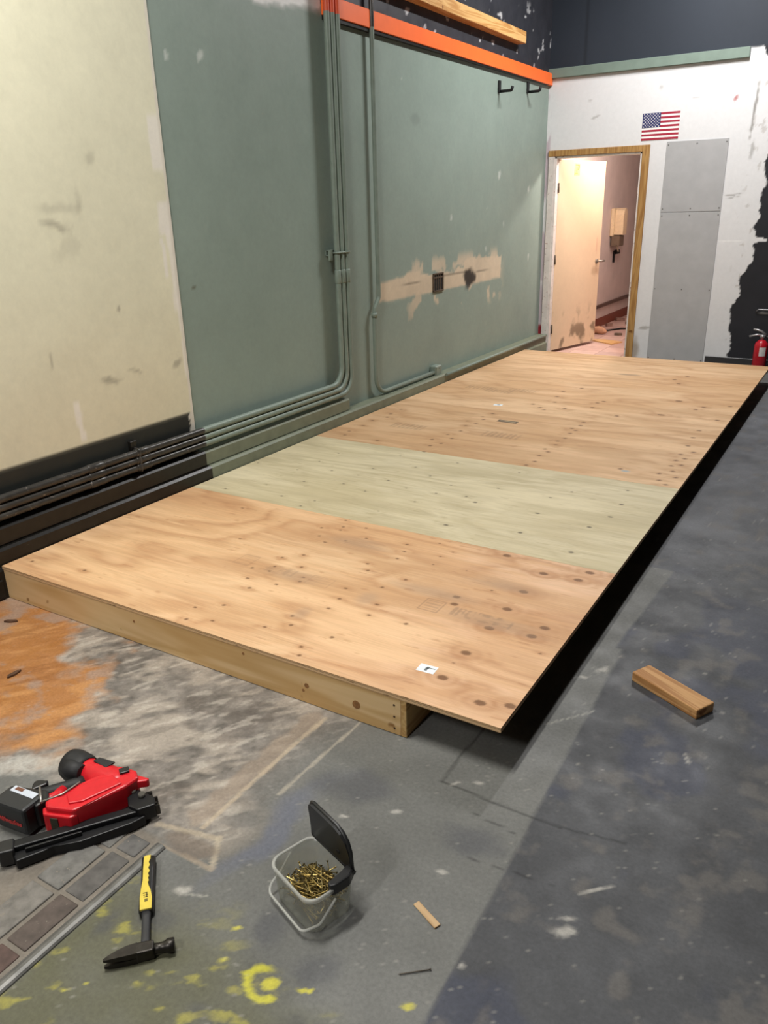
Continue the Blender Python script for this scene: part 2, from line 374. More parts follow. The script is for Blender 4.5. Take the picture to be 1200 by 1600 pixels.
# ------------------------------------------------------------ left wall
YC = 1.385   # where the cream board ends
def green_col(y, z):
    n1 = fbm(y*2, z*2, 3, 4); n2 = fbm(y*9, z*9, 6, 4); n3 = fbm(y*30, z*30, 8, 3)
    c = np.zeros(y.shape+(3,)) + s2l((136, 151, 142))
    c = c*(.90+.14*n1+.07*n2)[..., None]
    wy = (fbm(y*8, z*8, 14, 4)-.5)*.16; wz = (fbm(y*9, z*9, 15, 4)-.5)*.12
    # stripped strip of paint, showing cream plaster
    top = 1.112+.015*np.sin(y*5)+np.where(y > 5.0, .05, 0); bot = .952
    m = sm(.012, -.012, np.maximum(np.maximum(z-top-wz*.9*sm(3.4, 4.3, y), bot-z-wz*.25), np.maximum(3.47-y, y-5.86)-wy*.3))
    m2 = sm(.53, .6, fbm(y*7, z*5, 19, 4)+.09*np.exp(-((z-1.14)/.05)**2)*sm(3.8, 4.6, y)+.10*np.exp(-((z-.90)/.10)**2)*np.exp(-((y-4.35)/.55)**2)-.06)*sm(3.8, 4.1, y)*sm(6.0, 5.7, y)*sm(.70, .8, z)*sm(1.28, 1.18, z)
    pe = np.clip(m+m2*.8, 0, 1)
    c = mixc(c, s2l((206, 190, 166))*(.85+.25*n2)[..., None], pe*.95)
    ln = sm(.006, .002, np.abs(z-1.06-.012*np.sin(y*3)))*m*.5
    c = c*(1-ln)[..., None]
    c = mixc(c, s2l((28, 27, 28)), sm(1.2, .7, ell(y+wy*.6, z+wz*.6, 5.13, 1.02, .14, .085)+(n3-.5)*.5)*.95)
    c = mixc(c, s2l((60, 60, 60)), sm(1.3, .3, ell(y+wy, z+wz, 5.06, .94, .07, .05)+(n3-.5)*1.2)*.7)
    # smudge and chips
    c = c*(1-.16*sm(1.2, .6, ell(y+wy*.2, z+wz*.2, 4.113, 2.278, .075, .045)))[..., None]
    for cy, cz, r_ in ((5.77, 1.93, .035), (4.75, 1.55, .03), (5.5, 1.62, .02), (6.55, 1.8, .03), (5.5, 1.25, .03), (1.50, 2.40, .02), (1.75, 2.42, .03), (6.6, 1.1, .04), (5.9, 1.45, .03), (3.9, 2.55, .02)):
        c = mixc(c, s2l((196, 202, 196)), sm(1.2, .4, ell(y+wy*.5, z+wz*.5, cy, cz, r_*.7, r_)+(n3-.5)*1.3)*.7)
    c = mixc(c, s2l((92, 88, 72)), sm(1.1, .6, ell(y+wy*.3, z+wz*.3, 1.50, 1.255, .02, .012)+(n3-.5)*.8)*.7)
    # unpainted white top left of the conduits
    zw = 2.752+.075*(y-2.2)/.69+np.clip(2.25-y, 0, 9)*.35+(fbm(y*12, y*0, 23, 3)-.5)*.025
    wt = sm(-.006, .006, z-zw)*sm(2.90, 2.88, y)
    hal = sm(-.024, -.016, z-zw)*sm(2.90, 2.88, y)
    c = mixc(c, s2l((176, 180, 176)), hal*.7); c = mixc(c, s2l((226, 226, 224)), wt)
    # black wall above the orange board
    bk = sm(2.845, 2.85, z)*sm(2.895, 2.90, y)
    c = mixc(c, s2l((46, 47, 53))*(.8+.5*n2)[..., None], bk)
    chip = sm(.765, .79, fbm(y*9, z*13, 27, 3)+.085*np.exp(-((z-3.22)/.05)**2)*sm(4.6, 5.2, y))*bk*sm(3.5, 3.3, z)
    c = mixc(c, s2l((190, 190, 192)), chip*.8)
    return c
gm = attr_mat('painted_wall', .55, 25, .05, .35, .25, gloss=(.4, .6))
wl = struct(grid_obj('wall_left', rs((1.30, 7.3, .016)), rs((0, 3.5, .016), (3.5, 5.2, .2)), lambda U, V: (U*0, U, V), green_col, gm), 'sage green painted wall with stripped plaster strip, black above an orange board', 'wall')
b = MB(); b.box((-.2, -7, 0), (-.004, 7.12, 5.2)); b.build('masonry', gm, wl)
me = wl.children[0].data; at = me.attributes.new('albedo', 'FLOAT_COLOR', 'POINT'); at.data.foreach_set('color', np.tile(np.array([.1, .1, .1, 1], np.float32), len(me.vertices)))

def cream_col(y, z):
    n1 = fbm(y*2.2, z*2.2, 103, 4); n2 = fbm(y*8, z*8, 106, 4); n3 = fbm(y*26, z*26, 108, 3)
    wy = (fbm(y*7, z*7, 114, 4)-.5)*.14; wz = (fbm(y*7, z*7, 115, 4)-.5)*.14
    c = np.zeros(y.shape+(3,)) + s2l((221, 218, 193))
    c = c*(.90+.13*n1+.06*n2)[..., None]
    c = mixc(c, s2l((209, 200, 174)), sm(1.5, .6, z+wz*2)*.5)
    for cy, cz, ry, rz, a, k in ((.66, 1.59, .09, .025, -.15, .45), (.70, 1.68, .14, .03, .0, .22), (.86, .85, .07, .02, -.2, .5), (1.03, .85, .05, .012, -.3, .4), (.80, 1.72, .02, .08, .0, .2), (.50, 1.0, .012, .05, .1, .45), (1.30, .86, .05, .02, .4, .5), (.95, 1.20, .012, .02, 0, .6), (.90, 1.9, .03, .03, 0, .25), (.72, 1.5, .1, .05, .5, .15)):
        c = mixc(c, s2l((112, 104, 92)), sm(1.3, .3, ell(y+wy*.5, z+wz*.5, cy, cz, ry, rz, a)+(n3-.5)*1.1)*k)
    wh = s2l((233, 228, 220))
    for cy, cz, ry, rz, a in ((1.335, 1.98, .04, .13, 0), (1.345, 1.62, .05, .08, .2), (1.365, 1.36, .03, .22, 0), (1.30, 1.42, .012, .10, 0), (1.375, 1.0, .018, .22, 0), (.612, .68, .017, .10, 0), (1.375, .70, .012, .16, 0)):
        c = mixc(c, wh, sm(1.15, .85, np.maximum(np.abs(y+wy*.15-cy)/ry, np.abs(z+wz*.2-cz)/rz))*.75)
    # lower wall painted black, torn at its end
    ye = 1.35+(fbm(z*30, z*0, 131, 3)-.5)*.03
    bk = sm(.560, .556, z)*sm(.004, -.004, y-ye)
    c = mixc(c, s2l((40, 42, 40)), bk)
    c = mixc(c, s2l((206, 202, 192)), sm(.56, .556, z)*sm(-.004, .004, y-ye)*.9)
    c = mixc(c, s2l((214, 208, 196)), sm(1.368, 1.372, y+wy*.06)*.8)
    return c
cr = grid_obj('plaster_board', rs((-3.0, -.2, .1), (-.2, YC, .012)), rs((.22, 2.9, .014), (2.9, 5.2, .3)), lambda U, V: (U*0+.018, U, V), cream_col, gm, wl)
b = MB(); b.box((0, -3, .22), (.0178, YC, 5.2)); cb = b.build('board_core', grunge('torn_drywall', (205, 203, 196), .8, .15, 40), wl)

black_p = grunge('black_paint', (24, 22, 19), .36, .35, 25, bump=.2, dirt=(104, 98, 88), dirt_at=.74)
olive_p = grunge('olive_paint', (118, 124, 106), .5, .12, 12, bump=.15)
sage_p = grunge('sage_paint', (124, 137, 127), .42, .10, 14, bump=.1)
sage_d = grunge('dark_sage_paint', (112, 128, 118), .5, .08, 10, bump=.1)
orange_p = grunge('orange_paint', (252, 112, 48), .45, .05, 10, bump=.1)
orange_d = grunge('orange_conduit_paint', (214, 88, 52), .45, .1, 10, bump=.1)
# boxed skirting: upper ledge (ends by the conduits) and lower baseboard
def skirt(name, prof, spans, label, cat='baseboard'):
    e = struct(empty(name), label, cat)
    for (y0, y1, m) in spans:
        p = MB(); Mx = Matrix(((1, 0, 0, 0), (0, 0, 1, 0), (0, 1, 0, 0), (0, 0, 0, 1)))
        p.prism(prof, y0, y1, Mx); p.build('board', m, e)
    return e
skirt('baseboard_left', [(.001, 0), (.112, 0), (.112, .135), (.10, .15), (.10, .222), (.088, .234), (.001, .234)],
      [(-3, 1.405, black_p), (1.405, 2.98, olive_p), (2.98, 7.0, olive_p)], 'boxed skirting along the left wall, black then olive')
skirt('trim_2', [(.001, .240), (.072, .240), (.072, .312), (.060, .326), (.001, .326)], [(-3, 1.395, black_p), (1.395, 2.93, olive_p)],
      'upper boxed skirting ledge under the conduits', 'trim')
b = MB(); b.box((.0, -2.5, .012), (.119, -.012, .098), .004)
tag(b.build('kick_board', black_p), 'black kick board at the wall beside the platform front corner', 'board')
b = MB(); b.box((.001, 2.895, 2.792), (.040, 7.0, 2.902), .003)
b_t3 = struct(b.build('trim_3', orange_p), 'bright orange board along the top of the green wall', 'trim')
b = MB(); b.prism([(2.90, 2.768), (5.4, 2.780), (6.9, 2.789), (6.9, 2.7915), (2.90, 2.7915)], .001, .030, Matrix(((0, 0, 1, 0), (1, 0, 0, 0), (0, 1, 0, 0), (0, 0, 0, 1)))); b.build('under_strip', black_p, b_t3)  # thin black strip below the orange board, narrowing towards the far end

# conduits
def band_mats(o, fn):
    me = o.data
    for p in me.polygons: p.material_index = fn(p.center)
chip_p = grunge('chipped_black_paint', (56, 54, 51), .30, .4, 18, bump=.2, dirt=(128, 120, 112), dirt_at=.64)
def conduit_mi(c):
    if c.z > 2.80: return 2
    return 1 if c.y < 1.40 else 0
pos = [('inner', 2.865, .448), ('middle', 2.922, .408), ('outer', 2.980, .368)]
names_ = ['painted conduit nearest the cream board, topmost along the skirting', 'painted conduit in the middle of the three bent pipes', 'painted conduit on the far side of the three bent pipes, lowest along the skirting']
for (nm, y0, z0), lb in zip(pos, names_):
    t = MB(); path = fillet([(.062, y0, 4.2), (.062, y0, z0), (.062, -3, z0)], .13)
    full = []
    for a, b_ in zip(path, path[1:]):
        n = max(1, int((b_-a).length/.15)); full += [a.lerp(b_, k/n) for k in range(n)]
    full.append(path[-1])
    # put a clean cut at the paint changes
    cut = []
    for a, b_ in zip(full, full[1:]):
        cut.append(a)
        for ax, v in ((2, 2.80), (1, 1.40)):
            if (a[ax]-v)*(b_[ax]-v) < 0: cut.append(a.lerp(b_, (v-a[ax])/(b_[ax]-a[ax])))
    cut.append(full[-1])
    t.tube(cut, .0195, 14)
    o = t.build('conduit', [sage_p, chip_p, orange_d]); band_mats(o, conduit_mi)
    tag(o, lb, 'pipe', 'bent conduits on the green wall')
    for yy, zz in (((y0, 1.20)),):
        c = MB(); c.tube([(.062, yy, zz-.045), (.062, yy, zz-.04), (.062, yy, zz+.04), (.062, yy, zz+.045)], [.021, .0235, .0235, .021], 14)
        c.build('coupling', sage_p, o)
    for yy in (.62, .93):
        c = MB(); c.tube([(.062, yy-.05, z0), (.062, yy-.045, z0), (.062, yy+.045, z0), (.062, yy+.05, z0)], [.0205, .023, .023, .0205], 14)
        c.build('coupling', chip_p, o)
# strut straps
e = tag(empty('conduit_strap', (0, 2.92, 1.36)), 'strut channel clamping the three conduits halfway up the green wall', 'bracket')
b = MB(); b.box((.0, -.105, -.02), (.040, .125, -.016)); b.box((.0, -.105, .016), (.040, .125, .02)); b.box((.0, -.105, -.02), (.004, .125, .02)); b.build('channel', sage_p, e)
for dy in (-.055, .002, .06):
    b = MB(); b.tube(fillet([(.04, dy-.024, 0), (.084, dy-.024, 0), (.084, dy+.024, 0), (.04, dy+.024, 0)], .018, 5), .006, 8); b.build('clamp', sage_p, e)
b = MB(); b.box((.036, -.125, -.05), (.05, -.085, .02), .002); b.build('end_plate', sage_p, e)
e = tag(empty('conduit_strap', (0, .90, .40)), 'black strut clamp holding the low conduits against the cream wall', 'bracket')
b = MB(); b.box((.019, -.02, -.06), (.043, .02, .11), .002); b.build('channel', black_p, e)
for dz in (.048, .008, -.032):
    b = MB(); b.tube(fillet([(.04, 0, dz-.023), (.084, 0, dz-.023), (.084, 0, dz+.023), (.04, 0, dz+.023)], .016, 5), .006, 8); b.build('clamp', chip_p, e)
# single conduit with junction box
t = MB(); path = fillet([(.040, 3.435, 4.2), (.040, 3.435, 1.02), (.040, 3.36, .90), (.040, 3.36, .262), (.040, 4.335, .262)], .06, 6)
path = []
pp = [Vector(v) for v in ((.040, 3.435, 4.2), (.040, 3.435, 2.80), (.040, 3.435, 1.06))]
path = pp + fillet([(.040, 3.435, 1.05), (.040, 3.432, 1.0), (.040, 3.375, .93), (.040, 3.365, .86)], .03, 4)[1:] + fillet([(.040, 3.365, .80), (.040, 3.365, .262), (.040, 4.335, .262)], .14, 8)[1:]
t.tube(path, .017, 14); o = t.build('conduit', [sage_p, chip_p, orange_d])
band_mats(o, lambda c: 1 if c.z > 2.90 else (2 if c.z > 2.80 else 0))
tag(o, 'single thin sage conduit running down to the small junction box', 'pipe')
c = MB(); c.cyl((.04, 3.365, .895), (.04, 3.365, .86), .022); c.build('coupling', sage_p, o)
e = tag(empty('junction_box', (0, 4.385, .262)), 'small sage junction box on the skirting at the end of single conduit', 'junction box')
b = MB(); b.box((.001, -.055, -.055), (.062, .055, .055), .006); b.build('box', sage_p, e)
b = MB(); b.box((.062, -.048, -.048), (.068, .048, .048), .002); b.build('cover', sage_p, e)
for s in (-1, 1):
    b = MB(); b.cyl((.068, 0, s*.032), (.071, 0, s*.032), .005, seg=10); b.build('screw', steel, e)
# far continuation of the pipe after the box
t = MB(); t.tube([(.112, 4.44, .228), (.112, 6.97, .228)], .014, 10); tag(t.build('conduit', sage_p), 'straight pale conduit along the skirting beyond the junction box', 'pipe')
# recessed outlet box in the stripped strip
e = tag(empty('outlet_box', (0, 4.485, 1.025)), 'dark open outlet box with crossbars in the stripped plaster strip', 'outlet box')
dark = plain('dark_void', (30, 29, 28), .8); rust = grunge('rusty_metal', (96, 84, 72), .6, .3, 40, .4)
b = MB(); b.box((-.002, -.085, -.072), (.004, .085, .072)); b.build('backing', dark, e)
for s in (-1, 1):
    b = MB(); b.box((.001, -.095, s*.072-.006), (.012, .095, s*.072+.006), .001); b.build('frame_bar', rust, e)
    b = MB(); b.box((.001, s*.088-.007, -.072), (.012, s*.088+.007, .072), .001); b.build('frame_bar', rust, e)
for k in (-.04, 0, .04):
    b = MB(); b.box((.004, k-.005, -.066), (.008, k+.005, .066)); b.build('crossbar', rust, e)
b = MB(); b.box((.004, -.08, .035), (.009, .08, .047)); b.build('crossbar', rust, e)
# two coat hooks
iron = plain('black_iron', (34, 34, 36), .5, .3)
for yy, zz, lb in ((5.70, 2.655, 'black iron wall hook farther from the white wall'), (6.40, 2.715, 'black iron wall hook nearer the white wall')):
    e = tag(empty('wall_hook', (0, yy, zz)), lb, 'hook', 'hooks under the orange board')
    b = MB(); b.box((.0, -.022, -.045), (.016, .022, .055), .002); b.build('plate', iron, e)
    b = MB(); b.tube(fillet([(.004, 0, -.035), (.13, 0, -.035), (.14, 0, 0)], .018, 5), .013, 10); b.build('arm', iron, e)
# raw wood ledger on the black wall
fir = wood_mat('fir_board', (214, 172, 112), (176, 124, 66), 1, .6)
b = MB(); b.box((.001, 3.50, 3.052), (.089, 6.11, 3.150), .003)
lo = tag(b.build('ledger_board', fir), 'raw timber ledger board fixed to the black wall above the orange board', 'board')
lo.rotation_euler = (0, 0, 0)

# ------------------------------------------------------------ back wall
BZ = np.array([0, .3, .60, .63, .66, .8, .93, 1.0, 1.1, 1.2, 1.235, 1.25, 1.27, 1.29, 1.36, 1.44, 1.50, 1.58, 1.75, 1.9, 2.1, 2.2, 2.33, 2.4, 2.5, 2.6, 2.7, 2.76, 2.85, 2.93, 3.0])
BX = np.array([2.07, 2.06, 2.05, 2.06, 2.10, 2.12, 2.12, 2.15, 2.20, 2.16, 2.18, 2.27, 2.27, 2.15, 2.14, 2.17, 2.18, 2.20, 2.20, 2.19, 2.23, 2.22, 2.20, 2.24, 2.26, 2.24, 2.13, 2.10, 2.10, 2.07, 2.05])
def back_col(x, z):
    n1 = fbm(x*2.2, z*2.2, 203, 4); n2 = fbm(x*9, z*9, 206, 4); n3 = fbm(x*28, z*28, 208, 3)
    wx = (fbm(x*7, z*7, 214, 4)-.5)*.12; wz = (fbm(x*7, z*7, 215, 4)-.5)*.12
    c = np.zeros(x.shape+(3,)) + s2l((214, 214, 215))
    c = c*(.95+.06*n1+.03*n2)[..., None]
    c = mixc(c, s2l((150, 140, 130)), sm(.70, .76, fbm(x*22, z*14, 219, 4))*.4*sm(1.95, 2.1, x))
    for cx, cz, rx, rz, a, k, col in ((1.858, 2.53, .015, .03, -.6, .8, (170, 90, 90)), (1.935, 1.675, .07, .008, .05, .7, (110, 105, 100)), (1.93, 1.65, .06, .006, .05, .6, (110, 105, 100)), (1.5, 2.56, .04, .01, 0, .3, (120, 120, 120)), (.52, 2.46, .05, .012, .3, .5, (140, 135, 130)), (.45, 2.62, .03, .012, .2, .4, (150, 145, 140)), (1.16, 2.68, .02, .02, 0, .4, (150, 145, 140)), (1.95, 1.245, .13, .008, 0, .6, (236, 236, 236)), (1.20, .36, .06, .015, .2, .6, (130, 125, 118)), (2.035, 2.40, .012, .26, -.05, .8, (120, 116, 110)), (2.06, 2.08, .02, .09, -.1, .5, (120, 116, 110)), (1.47, 2.02, .02, .015, .0, .5, (150, 145, 140))):
        c = mixc(c, s2l(col), sm(1.25, .5, ell(x+wx*.2, z+wz*.2, cx, cz, rx, rz, a)+(n3-.5)*.9)*k)
    # reddish-purple old paint up the left edge, red at the bottom
    lf = sm(.05, .03, x+wx*.15)
    c = mixc(c, s2l((186, 170, 178)), lf*sm(.42, .6, fbm(x*9, z*5, 231, 4))*.9)
    c = mixc(c, s2l((150, 40, 50)), sm(.055, .045, x)*sm(.36, .33, z+wz*.5))
    # dirty foot by the door frame
    c = mixc(c, s2l((126, 104, 70)), sm(1.2, .4, ell(x+wx*.5, z+wz, 1.12, .12, .06, .14))*.6)
    # black paint with a torn edge on the right, black above
    xb = np.interp(z, BZ, BX)+(fbm(z*9, z*0+3, 241, 5)-.5)*.09+(fbm(x*9, z*16, 243, 5)-.5)*.07
    bk = sm(-.004, .004, x-xb)
    bk = np.maximum(bk, sm(2.93, 2.945, z+(n2-.5)*.02*sm(1.9, 2.0, x)))
    col = s2l((34, 35, 40))*(.8+.4*n2)[..., None]
    up_ = sm(2.93, 2.95, z)
    col = col*(1-up_[..., None]) + (s2l((40, 46, 55))*(.85+.3*n1)[..., None])*up_[..., None]
    c = c*(1-bk[..., None])+col*bk[..., None]
    c = mixc(c, s2l((150, 148, 145)), bk*(1-up_)*sm(1.2, .5, ell(x+wx*.3, z+wz*.3, 2.37, .565, .07, .01, -.1)+(n3-.5)*.6)*.8)
    c = c*(1-.35*bk*up_*sm(.03, .0, np.abs(x-.37)))[..., None]
    return c
DX0, DX1, DZ = .105, 1.045, 2.125
bw = struct(grid_obj('wall_back', rs((0, DX0, .0105), (DX0, DX1, .0117), (DX1, 2.7, .011), (2.7, 9, .3)), rs((0, DZ, .0125), (DZ, 3.0, .0125), (3.0, 5.2, .15)),
     lambda U, V: (U, U*0+YB, V), back_col, attr_mat('back_wall_paint', .65, 25, .04, .3, .2), None,
     keep=lambda u, v: ~((u > DX0) & (u < DX1) & (v < DZ))), 'white back wall with doorway, torn black paint at right and black top', 'wall')
bm_ = MB()
bm_.box((-.2, YB+.001, 0), (DX0, YB+.12, 5.2)); bm_.box((DX1, YB+.001, 0), (9, YB+.12, 5.2)); bm_.box((DX0, YB+.001, DZ), (DX1, YB+.12, 5.2))
plaster_in = grunge('hall_plaster', (214, 196, 190), .7, .08, 6)
bm_.build('masonry', plaster_in, bw)
b = MB(); b.box((.0, YB-.035, 2.855), (1.935, YB-.0005, 2.944), .004)
struct(b.build('trim_4', sage_d), 'sage green ledge board along the top of the white wall', 'trim')
b = MB(); b.box((1.86, YB-.016, 0), (9, YB-.0005, .105), .003)
struct(b.build('baseboard_back', plain('dark_base', (44, 44, 46), .35, 0, .6)), 'dark baseboard at the foot of the back wall', 'baseboard')
# grey patch panels
gp = grunge('grey_primer', (166, 166, 167), .6, .06, 8, bump=.1)
for z0, z1, lb in ((1.532, 2.188, 'flat grey patch panel, upper of two beside the door'), (.02, 1.526, 'tall flat grey patch panel, lower of two beside the door')):
    b = MB(); b.box((1.262, YB-.010, z0), (1.842, YB-.0005, z1), .002)
    o = tag(b.build('wall_panel', gp), lb, 'panel', 'grey panels beside the door')
    for px in (1.28, 1.552, 1.824):
        for k in range(2 if z1 > 2 else 3):
            pz = z0+.03+(z1-z0-.06)*k/(1 if z1 > 2 else 2)
            s = MB(); s.cyl((px, YB-.0125, pz), (px, YB-.009, pz), .006, seg=8); s.build('screw', steel, o)
# flag
FX0, FX1, FZ0, FZ1 = 1.002, 1.362, 2.212, 2.458
e = tag(empty('flag', (FX0, YB-.001, FZ0)), 'stars and stripes flag fixed to the white wall above the door', 'flag')
fl_w = plain('flag_white', (232, 228, 226), .6); fl_r = plain('flag_red', (158, 34, 58), .6); fl_b = plain('flag_blue', (34, 40, 92), .6)
W_, H_ = FX1-FX0, FZ1-FZ0
b = MB(); b.box((0, -.002, 0), (W_, 0, H_)); b.build('field', fl_w, e)
for k in range(7):
    z0 = H_*(2*k)/13; x0 = .49*W_ if k > 2 else 0
    b = MB(); b.box((x0, -.003, z0), (W_, -.0018, z0+H_/13)); b.build('stripe', fl_r, e)
b = MB(); b.box((0, -.0032, H_*6/13), (.49*W_, -.0018, H_)); b.build('canton', fl_b, e)
st = MB()
for r_ in range(9):
    for k in range(6 if r_ % 2 == 0 else 5):
        cx = .49*W_*(k+.5+(.5 if r_ % 2 else 0))/6; cz = H_*6/13 + H_*7/13*(r_+.7)/9.4
        pts = [(cx+.0078*(1 if i % 2 == 0 else .42)*math.sin(math.pi*i/5), cz+.0078*(1 if i % 2 == 0 else .42)*math.cos(math.pi*i/5)) for i in range(10)]
        st.prism(pts, .0032, .0040, Matrix(((1, 0, 0, 0), (0, 0, -1, 0), (0, 1, 0, 0), (0, 0, 0, 1))))
o = st.build('stars', fl_w, e); o['kind'] = 'stuff'

# ------------------------------------------------------------ door and hallway
brown = wood_mat('door_frame_wood', (176, 138, 84), (140, 100, 54), 2, .55); white_p = grunge('jamb_paint', (214, 206, 200), .6, .1, 14, dirt=(170, 140, 130), dirt_at=.62)
d = struct(empty('door_1', (0, YB, 0)), 'open cream door in a brown wooden frame', 'door')
b = MB(); b.box((1.030, -.022, 0), (1.102, .0, 2.172), .003); b.build('casing', brown, d)
b = MB(); b.box((.034, -.020, 2.112), (1.030, .0, 2.172), .003); b.build('casing', brown, d)
b = MB(); b.box((.040, -.018, 0), (.108, .0, 2.112), .003); b.build('casing', white_p, d)
b = MB(); b.box((1.010, -.006, 0), (1.046, .125, 2.11), .002); b.build('jamb', white_p, d)
b = MB(); b.box((.104, -.006, 0), (.128, .125, 2.11), .002); b.build('jamb', white_p, d)
b = MB(); b.box((.104, -.006, 2.092), (1.046, .125, 2.126), .002); b.build('head', white_p, d)
def leaf_col(x, z):
    n2 = fbm(x*10, z*10, 306, 4); n3 = fbm(x*30, z*30, 308, 3)
    c = np.zeros(x.shape+(3,))+s2l((212, 188, 158)); c = c*(.95+.07*n2)[..., None]
    dm = sm(.52, .72, fbm(x*9, z*9, 311, 4)+.22*np.exp(-ell(x, z, .62, .20, .26, .16)**2)-.06)*sm(.6, .2, z)
    c = mixc(c, s2l((96, 80, 62)), dm*.75)
    c = mixc(c, s2l((150, 118, 88)), sm(1.2, .3, ell(x, z, .84, .88, .07, .07)+(n3-.5)*.7)*.5)
    c = mixc(c, s2l((190, 140, 116)), sm(1.2, .6, ell(x, z, .86, 1.16, .014, .11)+(n3-.5)*.7)*.5)
    return c
ang = R(90-14.5)
lf = empty('door_leaf', (.130, .075, 0), ang, d)
LW = .945
lo_ = grid_obj('panel', rs((0, LW, .012)), rs((.035, 2.085, .014)), lambda U, V: (U, U*0-.0005, V), leaf_col, attr_mat('door_paint', .5, 20, .03), lf)
b = MB(); b.box((0, .0, .035), (LW, .042, 2.085), .002); b.build('core', plain('door_edge', (214, 190, 160), .5), lf)
nick = plain('satin_nickel', (190, 186, 178), .3, .9)
b = MB(); b.cyl((LW-.07, -.001, .985), (LW-.07, -.012, .985), .028); b.cyl((LW-.07, -.01, .985), (LW-.07, -.05, .985), .010); b.tube(fillet([(LW-.07, -.05, .985), (LW+.03, -.05, .985)], .01), .011, 10)
b.build('handle', nick, lf)
for zz in (.28, 1.05, 1.80):
    b = MB(); b.cyl((-.004, -.008, zz-.05), (-.004, -.008, zz+.05), .009, seg=10); b.build('hinge', rust, d).parent = lf
b = MB(); b.box((.30, -.004, 1.93), (.40, -.001, 2.05)); o = b.build('notice', plain('notice_yellow', (224, 214, 130), .5), lf); o['label'] = 'small yellow and green notice near the door top'
b = MB()
for q in ((.312, 1.945, .36, 1.953), (.33, 1.96, .345, 2.02), (.355, 1.985, .375, 1.995), (.312, 2.03, .385, 2.04)): b.box((q[0], -.0052, q[1]), (q[2], -.0038, q[3]))
b.build('notice_marks', plain('notice_green', (88, 116, 60), .5), lf)
b = MB(); b.box((.365, -.0052, 1.995), (.388, -.0038, 2.03)); b.build('notice_marks', plain('notice_red', (190, 100, 80), .5), lf)
# hallway shell
hw = grunge('hall_wall_paint', (214, 200, 195), .65, .06, 5)
b = MB(); b.box((-.2, YB+.121, 0), (.0, 12.5, 2.6)); struct(b.build('wall_hall_left', hw), 'pale pink hallway wall seen through the doorway', 'wall')
b = MB(); b.box((1.55, YB+.121, 0), (1.7, 12.5, 2.6)); struct(b.build('wall_hall_right', hw), 'right side wall of the hallway behind the door', 'wall')
b = MB(); b.box((-.2, 12.5, 0), (1.7, 12.6, 2.6)); struct(b.build('wall_hall_end', hw), 'end wall of the hallway behind the door', 'wall')
b = MB(); b.box((-.2, YB+.12, 2.6), (1.7, 12.6, 2.7)); struct(b.build('ceiling_hall', hw), 'pale hallway ceiling behind the door', 'ceiling')
b = MB(); b.box((.0, 8.3, .27), (.03, 12.5, .315), .003); struct(b.build('trim_5', plain('brown_rail', (96, 74, 66), .5)), 'brown rail low along the hallway wall', 'trim')
b = MB(); b.box((.0, 8.3, 0), (.016, 12.5, .125), .002); struct(b.build('baseboard_hall', plain('red_brown_base', (128, 66, 48), .5)), 'red-brown hallway baseboard', 'baseboard')
hf = MB(); hf.box((-.2, YB+.117, -.1), (1.7, 12.6, -.004)); hfo = struct(hf.build('floor_hall', plain('grout', (176, 150, 142), .8)), 'pinkish tiled hallway floor', 'floor')
tiles = [grunge('hall_tile_%d' % i, c, .45, .1, 8) for i, c in enumerate(((206, 172, 160), (198, 166, 156), (212, 180, 168)))]
tm = None
for i in range(5):
    for j in range(14):
        if tm is None:
            b = MB(); b.box((-.150, -.150, -.01), (.150, .150, .0), .002); o = b.build('tile', tiles[0], hfo); tm = o.data
            variants = [tm]
            for m in tiles[1:]:
                c = tm.copy(); c.materials.clear(); c.materials.append(m); variants.append(c)
        else:
            o = bpy.data.objects.new('tile', random.choice(variants)); COL.objects.link(o); o.parent = hfo
        o.location = (.155+i*.306, 7.28+j*.306, random.uniform(-.001, .001))
# hallway clutter
e = tag(empty('paper_dispenser', (.001, 9.72, 1.18)), 'cream towel dispenser on the hallway wall', 'dispenser')
cream_pl = plain('cream_plastic', (226, 204, 168), .4); dk_pl = plain('brown_grey_plastic', (112, 96, 80), .5)
b = MB(); b.box((.0, -.13, .02), (.05, .13, .38), .01); b.build('back_plate', cream_pl, e)
b = MB(); b.prism([(-.09, .04), (.09, .04), (.09, .30), (.06, .36), (0, .385), (-.06, .36), (-.09, .30)], .0, .17, Matrix(((0, 0, 1, 0), (1, 0, 0, 0), (0, 1, 0, 0), (0, 0, 0, 1)))); b.build('cover', cream_pl, e)
b = MB(); b.box((.02, -.11, -.11), (.14, .11, .03), .008); b.build('spout', dk_pl, e)
b = MB(); b.tube([(.10, -.10, -.10), (.16, -.20, -.17)], .012, 8); b.build('lever', dk_pl, e); b = MB(); b.tube([(.08, .10, .02), (.10, .26, .06)], .012, 8); b.build('lever', dk_pl, e)
e = tag(empty('wall_hook', (.0, 9.86, .93)), 'dark lever hook on the hallway wall below the dispenser', 'hook')
b = MB(); b.box((0, -.03, -.09), (.02, .03, .07), .004); b.build('plate', iron, e); b = MB(); b.cyl((.01, .02, .05), (.08, .02, .06), .03); b.build('knob', iron, e)
ply_s = wood_mat('offcut_ply', (226, 186, 128), (204, 158, 100), 0, .6)
b = MB(); b.prism([(-.20, .10), (.18, -.16), (.26, .06), (.0, .16)], .0, .014); tag(b.build('plywood_offcut', ply_s, None, (.42, 8.1, 0)), 'thin pale plywood offcut lying on the hallway tiles', 'offcut')
b = MB(); b.tube([(-.10, 0, .035), (-.07, .0, .05), (0, .01, .055), (.07, .0, .045), (.11, .01, .03)], [.015, .045, .055, .045, .012], 10)
tag(b.build('wood_chunk', grunge('chunk', (196, 150, 118), .7, .2, 20), None, (.20, 8.72, .0)), 'rounded tan lump of debris on the hallway floor', 'debris')
